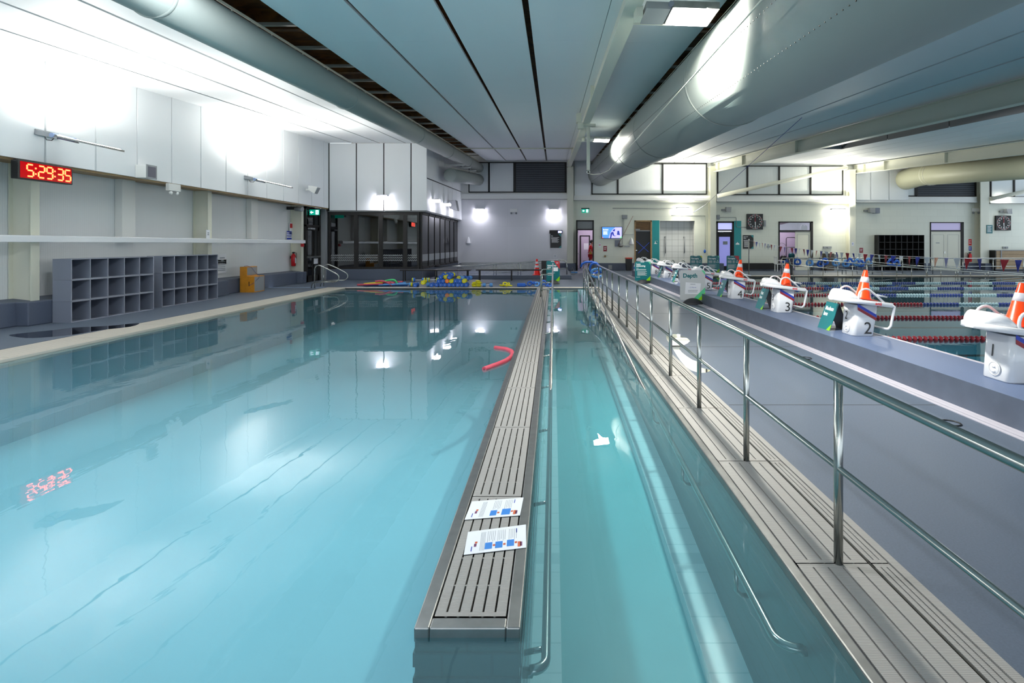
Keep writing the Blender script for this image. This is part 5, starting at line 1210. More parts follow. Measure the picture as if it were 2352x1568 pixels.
# doors ---------------------------------------------------------
def frame(n, h, tr=None, w_=.07, right=None, dark='dark'):
    mb = MB(); r = right or w_
    mb.box(h[0], h[0]+w_, YF-.03, YF+.15, 0, h[3]); mb.box(h[1]-r, h[1], YF-.03, YF+.15, 0, h[3]); mb.box(h[0], h[1], YF-.03, YF+.15, h[3]-w_, h[3])
    if tr: mb.box(h[0]+w_, h[1]-r, YF-.03, YF+.15, tr, tr+.08)
    o = build(mb, 'door_%d' % n, M[dark], None, ((h[0]+h[1])/2, YF, 0)); o['kind'] = 'structure'; return o
def room(x0, x1, depth, z1, m_, lum, name, col=(1, .92, 1)):
    mb = MB(); mb.box(x0-.05, x0, YF+.2, YF+depth, 0, z1); mb.box(x1, x1+.05, YF+.2, YF+depth, 0, z1); mb.box(x0, x1, YF+depth, YF+depth+.05, 0, z1); mb.box(x0, x1, YF+.2, YF+depth, z1, z1+.05)
    struct(mb, name, m_)
    if lum: area('room_light', ((x0+x1)/2, YF+depth*.5, z1-.05), (0, 0, -1), min(1.2, (x1-x0)*.6), .5, lum, col)
# staff door, open, with a person inside
d1 = frame(2, HA, W(0, 528.5).z)
room(HA[0]-.2, HA[1]+1.2, 2.4, 3.2, M['mauve'], 16, 'wall_staff_room')
build(MB().box(HA[0]+.07, HA[1]-.07, YF+.04, YF+.05, W(0, 527).z, HA[3]-.07), 'transom_pane', M['frost'], d1)
hx = HA[0]+.05; lf = build(MB().hexa([(hx, YF-.02, .02), (hx+.05, YF-.02, .02), (hx-.0, YF-.82, .02), (hx-.05, YF-.82, .02), (hx, YF-.02, 2.36), (hx+.05, YF-.02, 2.36), (hx, YF-.82, 2.36), (hx-.05, YF-.82, 2.36)]), 'leaf', M['dark'], d1)
build(MB().hexa([(hx+.045, YF-.12, .3), (hx+.055, YF-.12, .3), (hx+.01, YF-.72, .3), (hx+.0, YF-.72, .3), (hx+.045, YF-.12, 2.2), (hx+.055, YF-.12, 2.2), (hx+.01, YF-.72, 2.2), (hx+.0, YF-.72, 2.2)]), 'leaf_panel', M['paint'], d1)
build(MB().cyl((hx-.05, YF-.74, 1.0), (hx+.12, YF-.76, 1.0), .012, n=6), 'door_handle', M['steel'], d1)
YR = YF+2.35
mb = MB(); a, b = at(1332, 0, YR).x, at(1355, 0, YR).x; mb.box(a, a+.07, YR-.02, YR+.03, 0, 2.1); mb.box(b-.07, b, YR-.02, YR+.03, 0, 2.1); mb.box(a, b, YR-.02, YR+.03, 2.04, 2.1)
d2 = build(mb, 'door_3', M['dark'], None, ((a+b)/2, YR, 0)); d2['kind'] = 'structure'
build(MB().box(a+.07, b-.07, YR-.0, YR+.02, 0, 2.04), 'leaf', M['mauve'], d2); build(MB().box(a+.25, a+.55, YR-.005, YR, 1.2, 1.6), 'paper_sheet', M['paper'], d2); build(MB().box(a+.2, b-.2, YR-.004, YR, .2, .5), 'vent_grille', M['locker'], d2); build(MB().cyl((b-.18, YR-.06, 1.0), (b-.05, YR-.06, 1.0), .012, n=6), 'door_handle', M['steel'], d2)
# person
def skin(name, vs, es, m_, parent, lvl=2):
    me = bpy.data.meshes.new(name); o0 = WL[parent.name]; me.from_pydata([Vector(v[:3])-o0 for v in vs], es, []); me.materials.append(m_)
    o = bpy.data.objects.new(name, me); COL.objects.link(o)
    if parent is not None: o.parent = parent
    s_ = o.modifiers.new('skin', 'SKIN'); s_.use_smooth_shade = True
    for i, v in enumerate(vs): r = v[3]; rr = r if isinstance(r, tuple) else (r, r); me.skin_vertices[0].data[i].radius = rr; me.skin_vertices[0].data[i].use_root = (i == 0)
    ss = o.modifiers.new('sub', 'SUBSURF'); ss.levels = lvl; ss.render_levels = lvl
    WL[o.name] = o0; return o
px_, py_ = at(1356.5, 600, YF+.75).x, YF+.75
pr = thing('person', 'person in red polo shirt and red shorts standing in the open doorway', 'person', (px_, py_, 0))
def Pp(x, y, z, r): return (px_+x, py_+y, z, r)     # turned to the right (+x is forward), slightly bent head
V_ = [Pp(0, 0, .95, (.14, .12)), Pp(.0, 0, 1.15, (.13, .11)), Pp(.0, 0, 1.36, (.15, .12)), Pp(.03, 0, 1.48, .065), Pp(.06, 0, 1.55, .055),
      Pp(0, -.10, .86, .09), Pp(.02, -.11, .50, .062), Pp(-.03, -.11, .10, .042), Pp(.12, -.12, .045, .035),
      Pp(0, .10, .86, .09), Pp(.05, .11, .50, .062), Pp(.02, .11, .10, .042), Pp(.17, .12, .045, .035),
      Pp(.0, -.19, 1.40, .055), Pp(-.02, -.23, 1.12, .042), Pp(.13, -.24, .92, .034), Pp(.18, -.24, .86, .028),
      Pp(.0, .19, 1.40, .055), Pp(.02, .23, 1.12, .042), Pp(.22, .22, 1.0, .034), Pp(.28, .20, .98, .028)]
E_ = [(0, 1), (1, 2), (2, 3), (3, 4), (0, 5), (5, 6), (6, 7), (7, 8), (0, 9), (9, 10), (10, 11), (11, 12), (2, 13), (13, 14), (14, 15), (15, 16), (2, 17), (17, 18), (18, 19), (19, 20)]
for s_, b0, hx_, hz__ in ((-1, 16, .18, .86), (1, 20, .28, .98)):
    yb_ = -.24 if s_ < 0 else .20
    for j in range(4):
        i0 = len(V_); V_.append(Pp(hx_+.035, yb_+(j-1.5)*.018, hz__-.03, .009)); V_.append(Pp(hx_+.05+.004*j, yb_+(j-1.5)*.019, hz__-.075+.004*abs(j-1.5), .008)); E_ += [(b0, i0), (i0, i0+1)]
    i0 = len(V_); V_.append(Pp(hx_+.02, yb_-s_*.035, hz__-.02, .009)); V_.append(Pp(hx_+.04, yb_-s_*.045, hz__-.05, .008)); E_ += [(b0, i0), (i0, i0+1)]
skin('body', V_, E_, M['skin'], pr)
hc = Vector((px_+.09, py_, 1.66))
mb = MB(); mb.ball(hc, .105, 20, (1.0, .78, 1.18)); mb.ball(hc+Vector((.10, 0, -.02)), .02, 8, (1, .8, 1.3)); mb.ball(hc+Vector((-.01, -.083, -.01)), .022, 8, (1, .4, 1.4)); mb.ball(hc+Vector((-.01, .083, -.01)), .022, 8, (1, .4, 1.4)); mb.ball(hc+Vector((.055, 0, -.085)), .045, 10, (1, .9, .8))
build(mb, 'head', M['skin'], pr)
mb = MB()
for q in (-.035, .035): mb.ball(hc+Vector((.092, q, .012)), .011, 8, (.6, 1, .7))
mb.ball(hc+Vector((.095, 0, -.06)), .018, 8, (.4, 1.2, .3)); build(mb, 'face_features', M['hair'], pr)
build(MB().ball(hc+Vector((-.022, 0, .028)), .112, 18, (1.0, .82, 1.1)), 'hair', M['hair'], pr)
skin('polo_shirt', [Pp(0, 0, .90, (.165, .135)), Pp(0, 0, 1.15, (.155, .13)), Pp(0, 0, 1.35, (.17, .14)), Pp(.02, 0, 1.46, (.085, .08)), Pp(0, -.19, 1.40, .075), Pp(-.01, -.225, 1.22, .07), Pp(0, .19, 1.40, .075), Pp(.01, .225, 1.22, .07)], [(0, 1), (1, 2), (2, 3), (2, 4), (4, 5), (2, 6), (6, 7)], M['shirt'], pr)
skin('shorts', [Pp(0, 0, .93, (.15, .13)), Pp(0, -.10, .84, .108), Pp(.01, -.112, .60, .098), Pp(0, .10, .84, .108), Pp(.025, .112, .60, .098)], [(0, 1), (1, 2), (0, 3), (3, 4)], M['shorts'], pr)
build(MB().hexa([(px_-.05, py_-.172, .88), (px_+.03, py_-.172, .88), (px_+.03, py_-.12, .88), (px_-.05, py_-.12, .88), (px_-.045, py_-.168, 1.2), (px_+.01, py_-.168, 1.2), (px_+.01, py_-.12, 1.2), (px_-.045, py_-.12, 1.2)]), 'yellow_side_stripe', M['ystripe'], pr)
mb = MB(); mb.ball((px_+.05, py_-.12, .045), .045, 12, (2.6, 1, .95)); mb.ball((px_+.10, py_+.12, .045), .045, 12, (2.6, 1, .95)); build(mb, 'shoes', M['black'], pr)
# lit screen
t = thing('television', 'lit television screen with a blue picture on the far wall', 'television', at(1406, 547, YF-.1))
build(flat(MB(), 1382.2, 520.6, 1429.2, 547.6, YF-.04, .05), 'casing', M['black'], t)
def em(n, c, e=1.5): return mat(n, c, .4, emit=e)
flatY = YF-.092
build(flat(MB(), 1383.2, 521.6, 1428.2, 546.6, flatY, .002), 'screen', em('screen_blue', '#4f8cf5', .5), t)
q = lambda x, y: at(x, y, flatY-.004)
build(MB().quad(q(1398, 546.5), q(1401, 536), q(1406, 528), q(1413, 522), q(1428, 522), q(1428, 546.5)), 'picture', em('screen_lilac', '#b9b2ff', .5), t)
q = lambda x, y: at(x, y, flatY-.007)
build(MB().quad(q(1401, 546.5), q(1402.5, 535), q(1406, 532), q(1409, 533), q(1411, 541), q(1417, 541.5), q(1411, 542.5), q(1408, 541), q(1406.5, 537), q(1404, 546.5)).quad(q(1417, 539), q(1418, 530), q(1422, 530), q(1424, 540)).quad(q(1407, 529), q(1410, 526.5), q(1413, 526), q(1412, 531), q(1408.5, 531)), 'figures', em('screen_dark', '#2a3a9a', .4), t)
mb = MB(); mb.text('Be kind', .10, q(1385.2, 528.6), U, V, bold=.004)
for k in range(5): flat(mb, 1385.4, 531.0+1.7*k, 1396-1.5*(k % 2), 531.7+1.7*k, flatY-.006, .001)
build(mb, 'lettering', em('screen_white', '#ffffff', .6), t)
build(MB().quad(q(1383.3, 543.5), q(1386, 546.5), q(1383.3, 546.5)), 'orange_corner', em('screen_orange', '#ff7a40', .5), t); build(MB().quad(q(1428, 541.5), q(1428, 546.5), q(1423, 546.5)), 'green_corner', em('screen_green', '#8af08a', .5), t)
# wall services between screen and sauna
t = single(flat(MB(), 1428.5, 493.5, 1440.5, 502.2, YF, .12), 'junction_box', M['grey'], 'grey junction box above the lit screen', 'box', bevel=.01)
single(MB().cyl(at(1429.5, 502, YF-.03), at(1429.5, 560, YF-.03), .012, n=6).cyl(at(1432.5, 502, YF-.03), at(1432.5, 538.5, YF-.03), .012, n=6).cyl(at(1432.5, 538.5, YF-.03), at(1455, 538.5, YF-.03), .012, n=6), 'conduit', M['grey'], 'grey conduit running down from the junction box', 'conduit')
single(MB().cyl(at(1454, 496, YF-.08), at(1420, 562, YF-.08), .014, n=6), 'rescue_pole', mat('copper_pole', '#9a7a6c', .5), 'thin slanting pole leaning between junction box and cone fitting', 'pole')
single(MB().cyl(at(1407, 477.8, YF-.05), at(1550, 479, YF-.05), .016, n=6), 'wall_pole', M['grey'], 'long horizontal pole fixed high beside the warm lamp', 'pole')
t = thing('wash_basin', 'small steel basin with a soap holder below the lit screen', 'basin', at(1423, 566, YF-.1)); p = at(1423, 566, YF)
build(MB().box(p.x-.28, p.x+.02, YF-.05, YF, p.z-.0, p.z+.38), 'backplate', M['locker'], t); build(MB().ball((p.x+.05, YF-.12, p.z+.06), .13, 14, (1.2, 1, .8)), 'bowl', M['steelr'], t); build(MB().box(p.x+.3, p.x+.6, YF-.07, YF-.01, p.z-.02, p.z+.05), 'tap', M['steelr'], t)
single(flat(MB(), 1397.2, 608.5, 1405.8, 618.6, YF-.05, .02), 'access_panel', M['grey'], 'pale square access panel low on the dado', 'panel'); single(flat(MB(), 1387.6, 586, 1391.8, 590.6, YF, .04), 'wall_tap', M['tim'], 'small brass wall tap below the dark sign', 'tap')
t = thing('waste_bin', 'tall black bin with an orange lid by the slatted door', 'bin', at(1444, 618, 31)); t.location.z = 0; WL[t.name].z = 0; t.location.y = 31; p = at(1444, 618, 31); xa, xb = at(1437.5, 0, 31).x, at(1451, 0, 31).x
build(MB().hexa([(xa+.03, 30.85, .0), (xb-.03, 30.85, .0), (xb-.03, 31.25, .0), (xa+.03, 31.25, .0), (xa, 30.83, .68), (xb, 30.83, .68), (xb, 31.28, .68), (xa, 31.28, .68)]), 'bin_body', M['black'], t); build(MB().box(xa-.02, xb+.02, 30.81, 31.3, .68, .76), 'lid', mat('orange_red_lid', '#c8452c', .4), t, bevel=.015)
p = at(1458.5, 0, 30); t = thing('water_bottle', 'clear bottle with a blue label left of the lane swimming sign', 'bottle', (p.x, 30, 0)); build(MB().lathe((p.x, 30, 0), [(.07, 0), (.075, .02), (.075, .3), (.03, .4), (.03, .45)], 14), 'bottle_body', M['cband'], t); build(MB().lathe((p.x, 30, .14), [(.077, 0), (.077, .13)], 14), 'blue_label', M['lblue'], t)
# slatted dark door with blue cross tape
d3 = frame(4, HS, None, .08, dark='tim')
mb = MB()
for k in range(11): z = W(0, 529).z+.02+k*.052; mb.box(HS[0]+.08, HS[1]-.08, YF+.0, YF+.04, z, z+.035)
mb.box(HS[0]+.08, HS[1]-.08, YF+.05, YF+.06, W(0, 529).z, HS[3]); build(mb, 'slats', M['slat'], d3)
build(MB().box(HS[0]+.08, HS[1]-.08, YF+.05, YF+.07, 0, W(0, 529).z), 'glass_leaf', M['black'], d3)
build(MB().box(HS[0]+.08, HS[1]-.08, YF+.02, YF+.05, W(0, 530).z-.02, W(0, 530).z+.03).box(HS[0]+.05, HS[0]+.32, YF-.06, YF+.03, W(0, 528).z, W(0, 525.5).z), 'door_rail', M['steelr'], d3)
q = lambda x, y: at(x, y, YF+.045)
mb = MB()
for a, b in (((1461.5, 553.5), (1489.5, 578)), ((1466, 581), (1491.5, 556.5))):
    A, B = q(*a), q(*b); nrm = (B-A).cross(Vector((0, 1, 0))).normalized()*.014; mb.prism([A-nrm, B-nrm, B+nrm, A+nrm], (0, .003, 0))
build(mb, 'blue_tape', mat('blue_tape', '#2f4fc0', .5), d3)
build(MB().box(HS[0]+.08, HS[0]+.16, YF+.0, YF+.05, 1.15, 1.2), 'door_handle', M['steel'], d3)
# teal strips
t = single(flat(MB(), 1498, 506, 1514.5, 604, YF-.002, .010), 'teal_panel', M['teal'], 'tall teal wall panel beside the slatted door with a white symbol', 'panel')
def on(parent, mb, name, m_): return build(mb, name, m_, parent)
Yq = YF-.013; mb = MB(); p = at(1506, 560, Yq); mb.ball((p.x-.02, Yq, p.z+.16), .022, 8, (1, .1, 1)); mb.prism([(p.x-.09, Yq, p.z), (p.x+.09, Yq, p.z), (p.x+.09, Yq, p.z+.03), (p.x+.03, Yq, p.z+.035), (p.x-.01, Yq, p.z+.12), (p.x-.05, Yq, p.z+.12), (p.x-.05, Yq, p.z+.035), (p.x-.09, Yq, p.z+.03)], (0, -.002, 0)); mb.tube([(p.x+.04, Yq, p.z+.16), (p.x+.07, Yq, p.z+.19), (p.x+.1, Yq, p.z+.16), (p.x+.09, Yq, p.z+.12)], .008, 5); on(t, mb, 'symbol', M['whitet'])
t = single(flat(MB(), 1686, 507, 1702.5, 604, YF-.002, .010), 'teal_panel', M['teal'], 'tall teal wall panel beside the frosted door with a mountain symbol', 'panel')
p = at(1694, 561.5, Yq); mb = MB(); mb.prism([(p.x-.12, Yq, p.z), (p.x+.13, Yq, p.z), (p.x+.07, Yq, p.z+.10), (p.x+.045, Yq, p.z+.07), (p.x, Yq, p.z+.16), (p.x-.04, Yq, p.z+.07), (p.x-.07, Yq, p.z+.11)], (0, -.002, 0)); on(t, mb, 'symbol', M['whitet'])
# shower recess
mb = MB(); x0_, x1_, z1_ = HT[0], HT[1], HT[3]; mb.box(x0_, x1_, YF+.6, YF+.65, .06, z1_); mb.box(x0_-.05, x0_, YF+.2, YF+.6, .06, z1_); mb.box(x1_, x1_+.05, YF+.2, YF+.6, .06, z1_); mb.box(x0_, x1_, YF+.2, YF+.6, z1_, z1_+.05)
struct(mb, 'wall_shower_recess', M['tile2'])
for i, (x, ya, yb_) in enumerate(((1528.3, 544, 580.5), (1572, 544.5, 580.5))):
    A, B = at(x, ya, YF+.52), at(x, yb_, YF+.52); t = thing('shower_bar', ['left', 'right'][i]+' vertical grey bar in the tiled shower recess', 'bar', (A.x, YF+.52, B.z), 'bars in the shower recess')
    build(MB().cyl(B, A, .03, n=10), 'bar', M['grey'], t); build(MB().lathe((A.x, YF+.60, A.z), [(.055, 0), (.055, -.04), (.03, -.09)], 12, 'Y').box(B.x-.03, B.x+.03, YF+.5, YF+.6, B.z-.02, B.z+.02), 'fixing', M['grey'], t)
single(MB().cyl(at(1542, 494.5, YF-.04), at(1620, 495.5, YF-.04), .013, n=6).cyl(at(1620, 495.5, YF-.04), at(1620, 572, YF-.04), .013, n=6), 'net_pole', M['grey'], 'thin bent pole on the wall right of the shower recess', 'pole')
p = at(1619, 577, YF-.06); single(MB().ball(p, .07, 12, (1, .6, 1.6)), 'net_bag', M['blue'], 'small blue net bag hanging at the end of the bent pole', 'net')
for i, x in enumerate((1541, 1565)):
    Yl = 24.9; A = at(x, 0, Yl); P = [(A.x, Yl, .0), (A.x, Yl, .62)]+[(A.x+.09-.09*math.cos(a), Yl, .62+.16*math.sin(a)) for a in [math.pi*k/6*.8 for k in range(1, 6)]]+[(A.x+.34, Yl, .25)]
    single(MB().tube(P, .025, 8), 'ladder_rail', M['steel'], ['left', 'right'][i]+' curved ladder rail rising behind the starting blocks', 'rail', 'ladder rails behind the blocks')
# frosted door
d4 = frame(5, HB, W(0, 530).z, .1, .1)
build(MB().box(HB[0]+.1, HB[1]-.1, YF+.04, YF+.05, W(0, 528).z, HB[3]-.08), 'transom_pane', em('lit_transom', '#c2c4ff', .3), d4)
mb = MB(); a, b = at(1651, 0, YF).x, at(1678, 0, YF).x; mb.box(HB[0]+.1, a+.02, YF+.02, YF+.07, 0, 2.28); mb.box(b-.02, HB[1]-.1, YF+.02, YF+.07, 0, 2.28); mb.box(a, b, YF+.02, YF+.07, 1.98, 2.28); mb.box(a, b, YF+.02, YF+.07, 0, .25); build(mb, 'leaf', M['dark'], d4)
build(MB().box(a+.02, b-.02, YF+.04, YF+.05, .25, 1.98), 'frosted_pane', M['lilac'], d4); build(flat(MB(), 1651, 531.5, 1661, 533.8, YF-.0, .04), 'door_closer', M['grey'], d4)
build(flat(MB(), 1660.5, 554, 1671, 561.5, YF+.039, .002), 'paper_sheet', M['ink'], d4)
# pace clocks
def pace(x0, y0, x1, y1, label, Y=YF, m_='black'):
    A, B = at(x0, y1, Y), at(x1, y0, Y); w_ = B.x-A.x; c_ = Vector(((A.x+B.x)/2, Y-.12, (A.z+B.z)/2)); t = thing('pace_clock', label, 'clock', (c_.x, Y, A.z))
    build(MB().box(A.x, B.x, Y-.11, Y, A.z, B.z), 'case', M[m_], t); mb = MB(); mr = MB(); r = w_*.46
    for k in range(60):
        a_ = 2*math.pi*k/60; d = Vector((math.sin(a_), 0, math.cos(a_))); s_ = Vector((math.cos(a_), 0, -math.sin(a_)))
        g = mr if k % 5 == 0 else mb; ww = .006 if k % 5 else .009
        g.prism([c_+d*r*.86-s_*ww, c_+d*r*.86+s_*ww, c_+d*r+s_*ww, c_+d*r-s_*ww], (0, .003, 0))
    for k in range(12):
        a_ = 2*math.pi*k/12; d = Vector((math.sin(a_), 0, math.cos(a_))); mb.text(str(k*5 if k else 60), .085, c_+d*r*.70+Vector((0, -.001, -.03)), U, V, 'CENTER', bold=.002)
    build(mb, 'dial_marks', M['whitet'], t); build(mr, 'red_marks', M['red'], t)
    build(MB().prism([c_+Vector((-.022, -.004, 0)), c_+Vector((.022, -.004, 0)), c_+Vector((.014, -.004, r*.95)), c_+Vector((-.014, -.004, r*.95))], (0, .003, 0)), 'red_hand', M['striper'], t)
    build(MB().prism([c_+Vector((-.022, -.004, 0)), c_+Vector((.026, -.004, 0)), c_+Vector((.034, -.004, -r*.97)), c_+Vector((.014, -.004, -r*.97))], (0, .003, 0)), 'white_hand', M['whitet'], t)
pace(1714.6, 491.3, 1750.8, 527, 'black square pace clock beside the teal mountain panel'); pace(2284.5, 495.2, 2318.7, 529, 'square pace clock at the far right wall', m_='dark')
single(MB().tube([at(1645.5, 499, YF-.03), at(1690, 499, YF-.03), at(1691, 500, YF-.03), at(1691.5, 519, YF-.03), at(1693, 521.3, YF-.03), at(1715, 521.5, YF-.03)], .014, 6), 'conduit', M['grey'], 'grey conduit stepping down to the black pace clock', 'conduit')
p = at(1648.5, 497, YF-.03); single(flat(MB(), 1645.2, 493.5, 1652.5, 503.5, YF, .1), 'power_box', M['grey'], 'grey box at the start of the clock conduit', 'box', bevel=.01)
t = single(MB().box(at(1753.5, 0, YF).x, at(1758, 0, YF).x, YF-.08, YF, W(0, 520).z, W(0, 506).z), 'power_socket', M['grey'], 'small socket beside the black pace clock', 'socket')
t = thing('info_board', 'black wall board titled Sauna and Steam left of the flag line', 'board', at(1718, 571, YF)); build(flat(MB(), 1706.3, 539.8, 1730.2, 571, YF, .03), 'board', M['black'], t)
q = lambda x, y: at(x, y, YF-.032); build(MB().quad(q(1724, 539.9), q(1730.2, 546.5), q(1730.2, 539.9)).quad(q(1724.5, 570.8), q(1730.2, 565.5), q(1730.2, 570.8)), 'teal_corner', M['teal'], t)
mb = MB(); mb.text('Sauna and', .075, q(1708, 544.3), U, V, bold=.002, width=.85).text('Steam', .075, q(1708, 547.6), U, V, bold=.002, width=.85)
for k in range(9): flat(mb, 1708+(1 if k > 1 else 0), 551+1.9*k, 1722-2*(k % 2), 551.7+1.9*k, YF-.031, .002)
build(mb, 'lettering', M['whitet'], t)
# store room door, open on the left
d5 = frame(6, HC, W(0, 531.5).z, .07, .13)
room(HC[0]-.3, HC[1]+.3, 2.6, 3.2, M['mauve'], 20, 'wall_store_room')
build(MB().box(HC[0]+.07, HC[1]-.13, YF+.04, YF+.045, W(0, 529.5).z, HC[3]-.07), 'transom_pane', M['glass'], d5)
a, b = at(1827, 0, YF).x, at(1862, 0, YF).x; lf = build(MB().box(a, b, YF+.02, YF+.06, 0, 2.3), 'leaf', M['cream'], d5)
mb = MB()
for bx_ in ((a+.1, b-.1, 2.1, 2.115), (b-.115, b-.1, .3, 2.1), (a+.1, a+.115, .3, 2.1)): mb.box(bx_[0], bx_[1], YF+.012, YF+.02, bx_[2], bx_[3])
build(mb, 'panel_moulding', M['grey'], d5)
t = thing('laundry_cage', 'metal cage trolley standing in the open store room', 'trolley', (at(1817, 0, YF+1).x, YF+1, 0)); x0_, x1_ = at(1806, 0, YF+1).x, at(1827, 0, YF+1).x
mb = MB(); z_ = 1.95
mb.tube([(x0_, YF+1, .2), (x0_, YF+1, z_-.06), (x0_+.06, YF+1, z_), (x1_-.06, YF+1, z_), (x1_, YF+1, z_-.06), (x1_, YF+1, .2)], .022, 8); mb.cyl((x0_, YF+1, 1.35), (x1_, YF+1, 1.35), .018, n=6); mb.cyl((x0_, YF+1, .6), (x1_, YF+1, .6), .018, n=6); build(mb, 'cage_frame', M['dark'], t)
build(MB().box(x0_, x1_, YF+.9, YF+1.3, .2, .75), 'tub', M['locker'], t, bevel=.02)
t = single(MB().tube([Vector((at(1797, 0, YF+.7).x, YF+.7, 1.0))+Vector((.36*math.cos(a_), .1*math.sin(a_), .62*math.sin(a_))) for a_ in [2*math.pi*k/24 for k in range(24)]], .012, 6, True), 'hoop', M['steelr'], 'large grey hoop leaning in the store room doorway', 'hoop')
for i, (x, z, cl) in enumerate(((1795, .25, 'locker'), (1799, .7, 'black'), (1804, .45, 'blue'), (1818, .85, 'teal2'))): single(MB().ball(at(x, 0, YF+.8).xy.to_3d()+Vector((0, 0, z)), .2, 12, (1, .8, .9)), 'equipment_bag', M[cl], ['grey', 'black', 'blue', 'teal'][i]+' stuffed bag in the store room doorway', 'bag', 'bags in the store room')
t = thing('store_shelf_bags', 'white folded sacks seen through the store room transom', 'sack', at(1845, 529, YF+.6)); build(MB().ball(at(1843, 523, YF+.6), .16, 12, (.8, .5, 1.2)), 'sack', M['paint'], t); build(MB().ball(at(1850, 523, YF+.6), .15, 12, (.9, .5, 1.1)), 'sack', M['paint'], t)
bpy.data.objects['store_shelf_bags'].name = 'sack_pile'; WL['sack_pile'] = WL['store_shelf_bags']
build(MB().box(HC[0], HC[1], YF+.5, YF+.9, W(0, 531).z-.05, W(0, 531).z), 'store_shelf', M['grey'])
bpy.data.objects['store_shelf']['label'] = 'grey shelf high inside the store room'; bpy.data.objects['store_shelf']['category'] = 'shelf'
# plastic chair and bench at the wall
t = thing('plastic_chair', 'white plastic chair left of the store room door', 'chair', at(1791, 0, 30).xy.to_3d()); p = WL[t.name]
build(MB().box(p.x-.22, p.x+.24, 29.8, 30.2, .40, .43), 'seat', M['paint'], t, bevel=.01)
mb = MB(); mb.box(p.x-.26, p.x-.22, 29.8, 29.84, .43, .82); mb.box(p.x-.26, p.x-.22, 30.16, 30.2, .43, .82); mb.box(p.x-.26, p.x-.22, 29.8, 30.2, .78, .86)
for k in range(3): mb.box(p.x-.255, p.x-.235, 29.9+.08*k, 29.93+.08*k, .43, .8)
build(mb, 'backrest', M['paint'], t); build(MB().box(p.x-.22, p.x+.22, 29.8, 29.84, .6, .64).box(p.x+.18, p.x+.22, 29.8, 29.84, .43, .6).box(p.x-.22, p.x+.22, 30.16, 30.2, .6, .64), 'armrest', M['paint'], t)
for sx_ in (-.22, .2):
    for sy in (29.82, 30.15): build(MB().box(p.x+sx_, p.x+sx_+.04, sy, sy+.04, 0, .40), 'leg', M['paint'], t)
single(flat(MB(), 1703, 604, 1787, 618, YF-.35, .3), 'wall_bench', M['dark'], 'low dark bench along the wall behind the flag pole', 'bench')
p = at(1812, 0, 26.9); single(MB().box(p.x-.12, p.x+.12, 26.7, 27.1, .0, .62), 'bin', M['black'], 'small black bin behind the cone of the third block', 'bin', bevel=.03)
# black cubby wall unit
A, B = at(2018, 620, YF-.45), at(2123, 539.5, YF-.45)
t = thing('black_cubby_unit', 'large black cubby unit standing against the far wall', 'shelf', ((A.x+B.x)/2, YF-.25, 0))
mb = MB(); mb.box(A.x, B.x, YF-.06, YF-.055, 0, B.z); th = .02; nx, nz = 8, 5
for k in range(nx+1): x = A.x+(B.x-A.x-th)*k/nx; mb.box(x, x+th, YF-.45, YF-.06, 0, B.z)
for k in range(nz+1): z = (B.z-th)*k/nz; mb.box(A.x, B.x, YF-.45, YF-.06, z, z+th)
build(mb, 'carcass', M['black'], t)
# double doors
d6 = frame(7, HD, W(0, 531.5).z, .05, .15)
build(MB().box(HD[0]+.05, HD[1]-.15, YF+.04, YF+.05, W(0, 529.5).z, HD[3]-.05), 'transom_pane', em('lit_transom_mauve', '#a29cc0', .2), d6)
a, b = at(2138, 0, YF).x, at(2206, 0, YF).x; mid = (a+b)/2
for i, (u0, u1) in enumerate(((a, mid-.004), (mid+.004, b))):
    lf = build(MB().box(u0, u1, YF+.0, YF+.04, 0, 2.3), 'leaf', M['cream'], d6); mb = MB()
    for bx_ in ((u0+.1, u1-.1, 2.1, 2.112), (u1-.112, u1-.1, .2, 2.1), (u0+.1, u0+.112, .2, 2.1)): mb.box(bx_[0], bx_[1], YF-.006, YF, bx_[2], bx_[3])
    build(mb, 'panel_moulding', M['grey'], lf)
build(MB().box(mid-.09, mid-.04, YF-.02, YF, .98, 1.12), 'door_handle', M['steel'], d6); build(flat(MB(), 2149.5, 557, 2158, 558.6, YF, .005), 'name_plate', M['ink'], d6)
p = at(2228, 598, YF-.15); t = thing('fire_extinguisher', 'red fire extinguisher with a hose right of the double doors', 'extinguisher', (p.x, p.y, .55)); build(MB().lathe((p.x, p.y, .5), [(.07, 0), (.09, .02), (.09, .42), (.03, .5)], 16), 'cylinder', M['red'], t); build(MB().box(p.x-.05, p.x+.05, p.y-.03, p.y+.03, 1.0, 1.07).tube([(p.x-.03, p.y-.02, 1.06), (p.x-.15, p.y-.03, 1.0), (p.x-.14, p.y-.04, .7)], .018, 6), 'valve', M['black'], t); build(MB().box(p.x-.03, p.x+.03, p.y+.08, YF, .7, .8), 'bracket', M['black'], t)
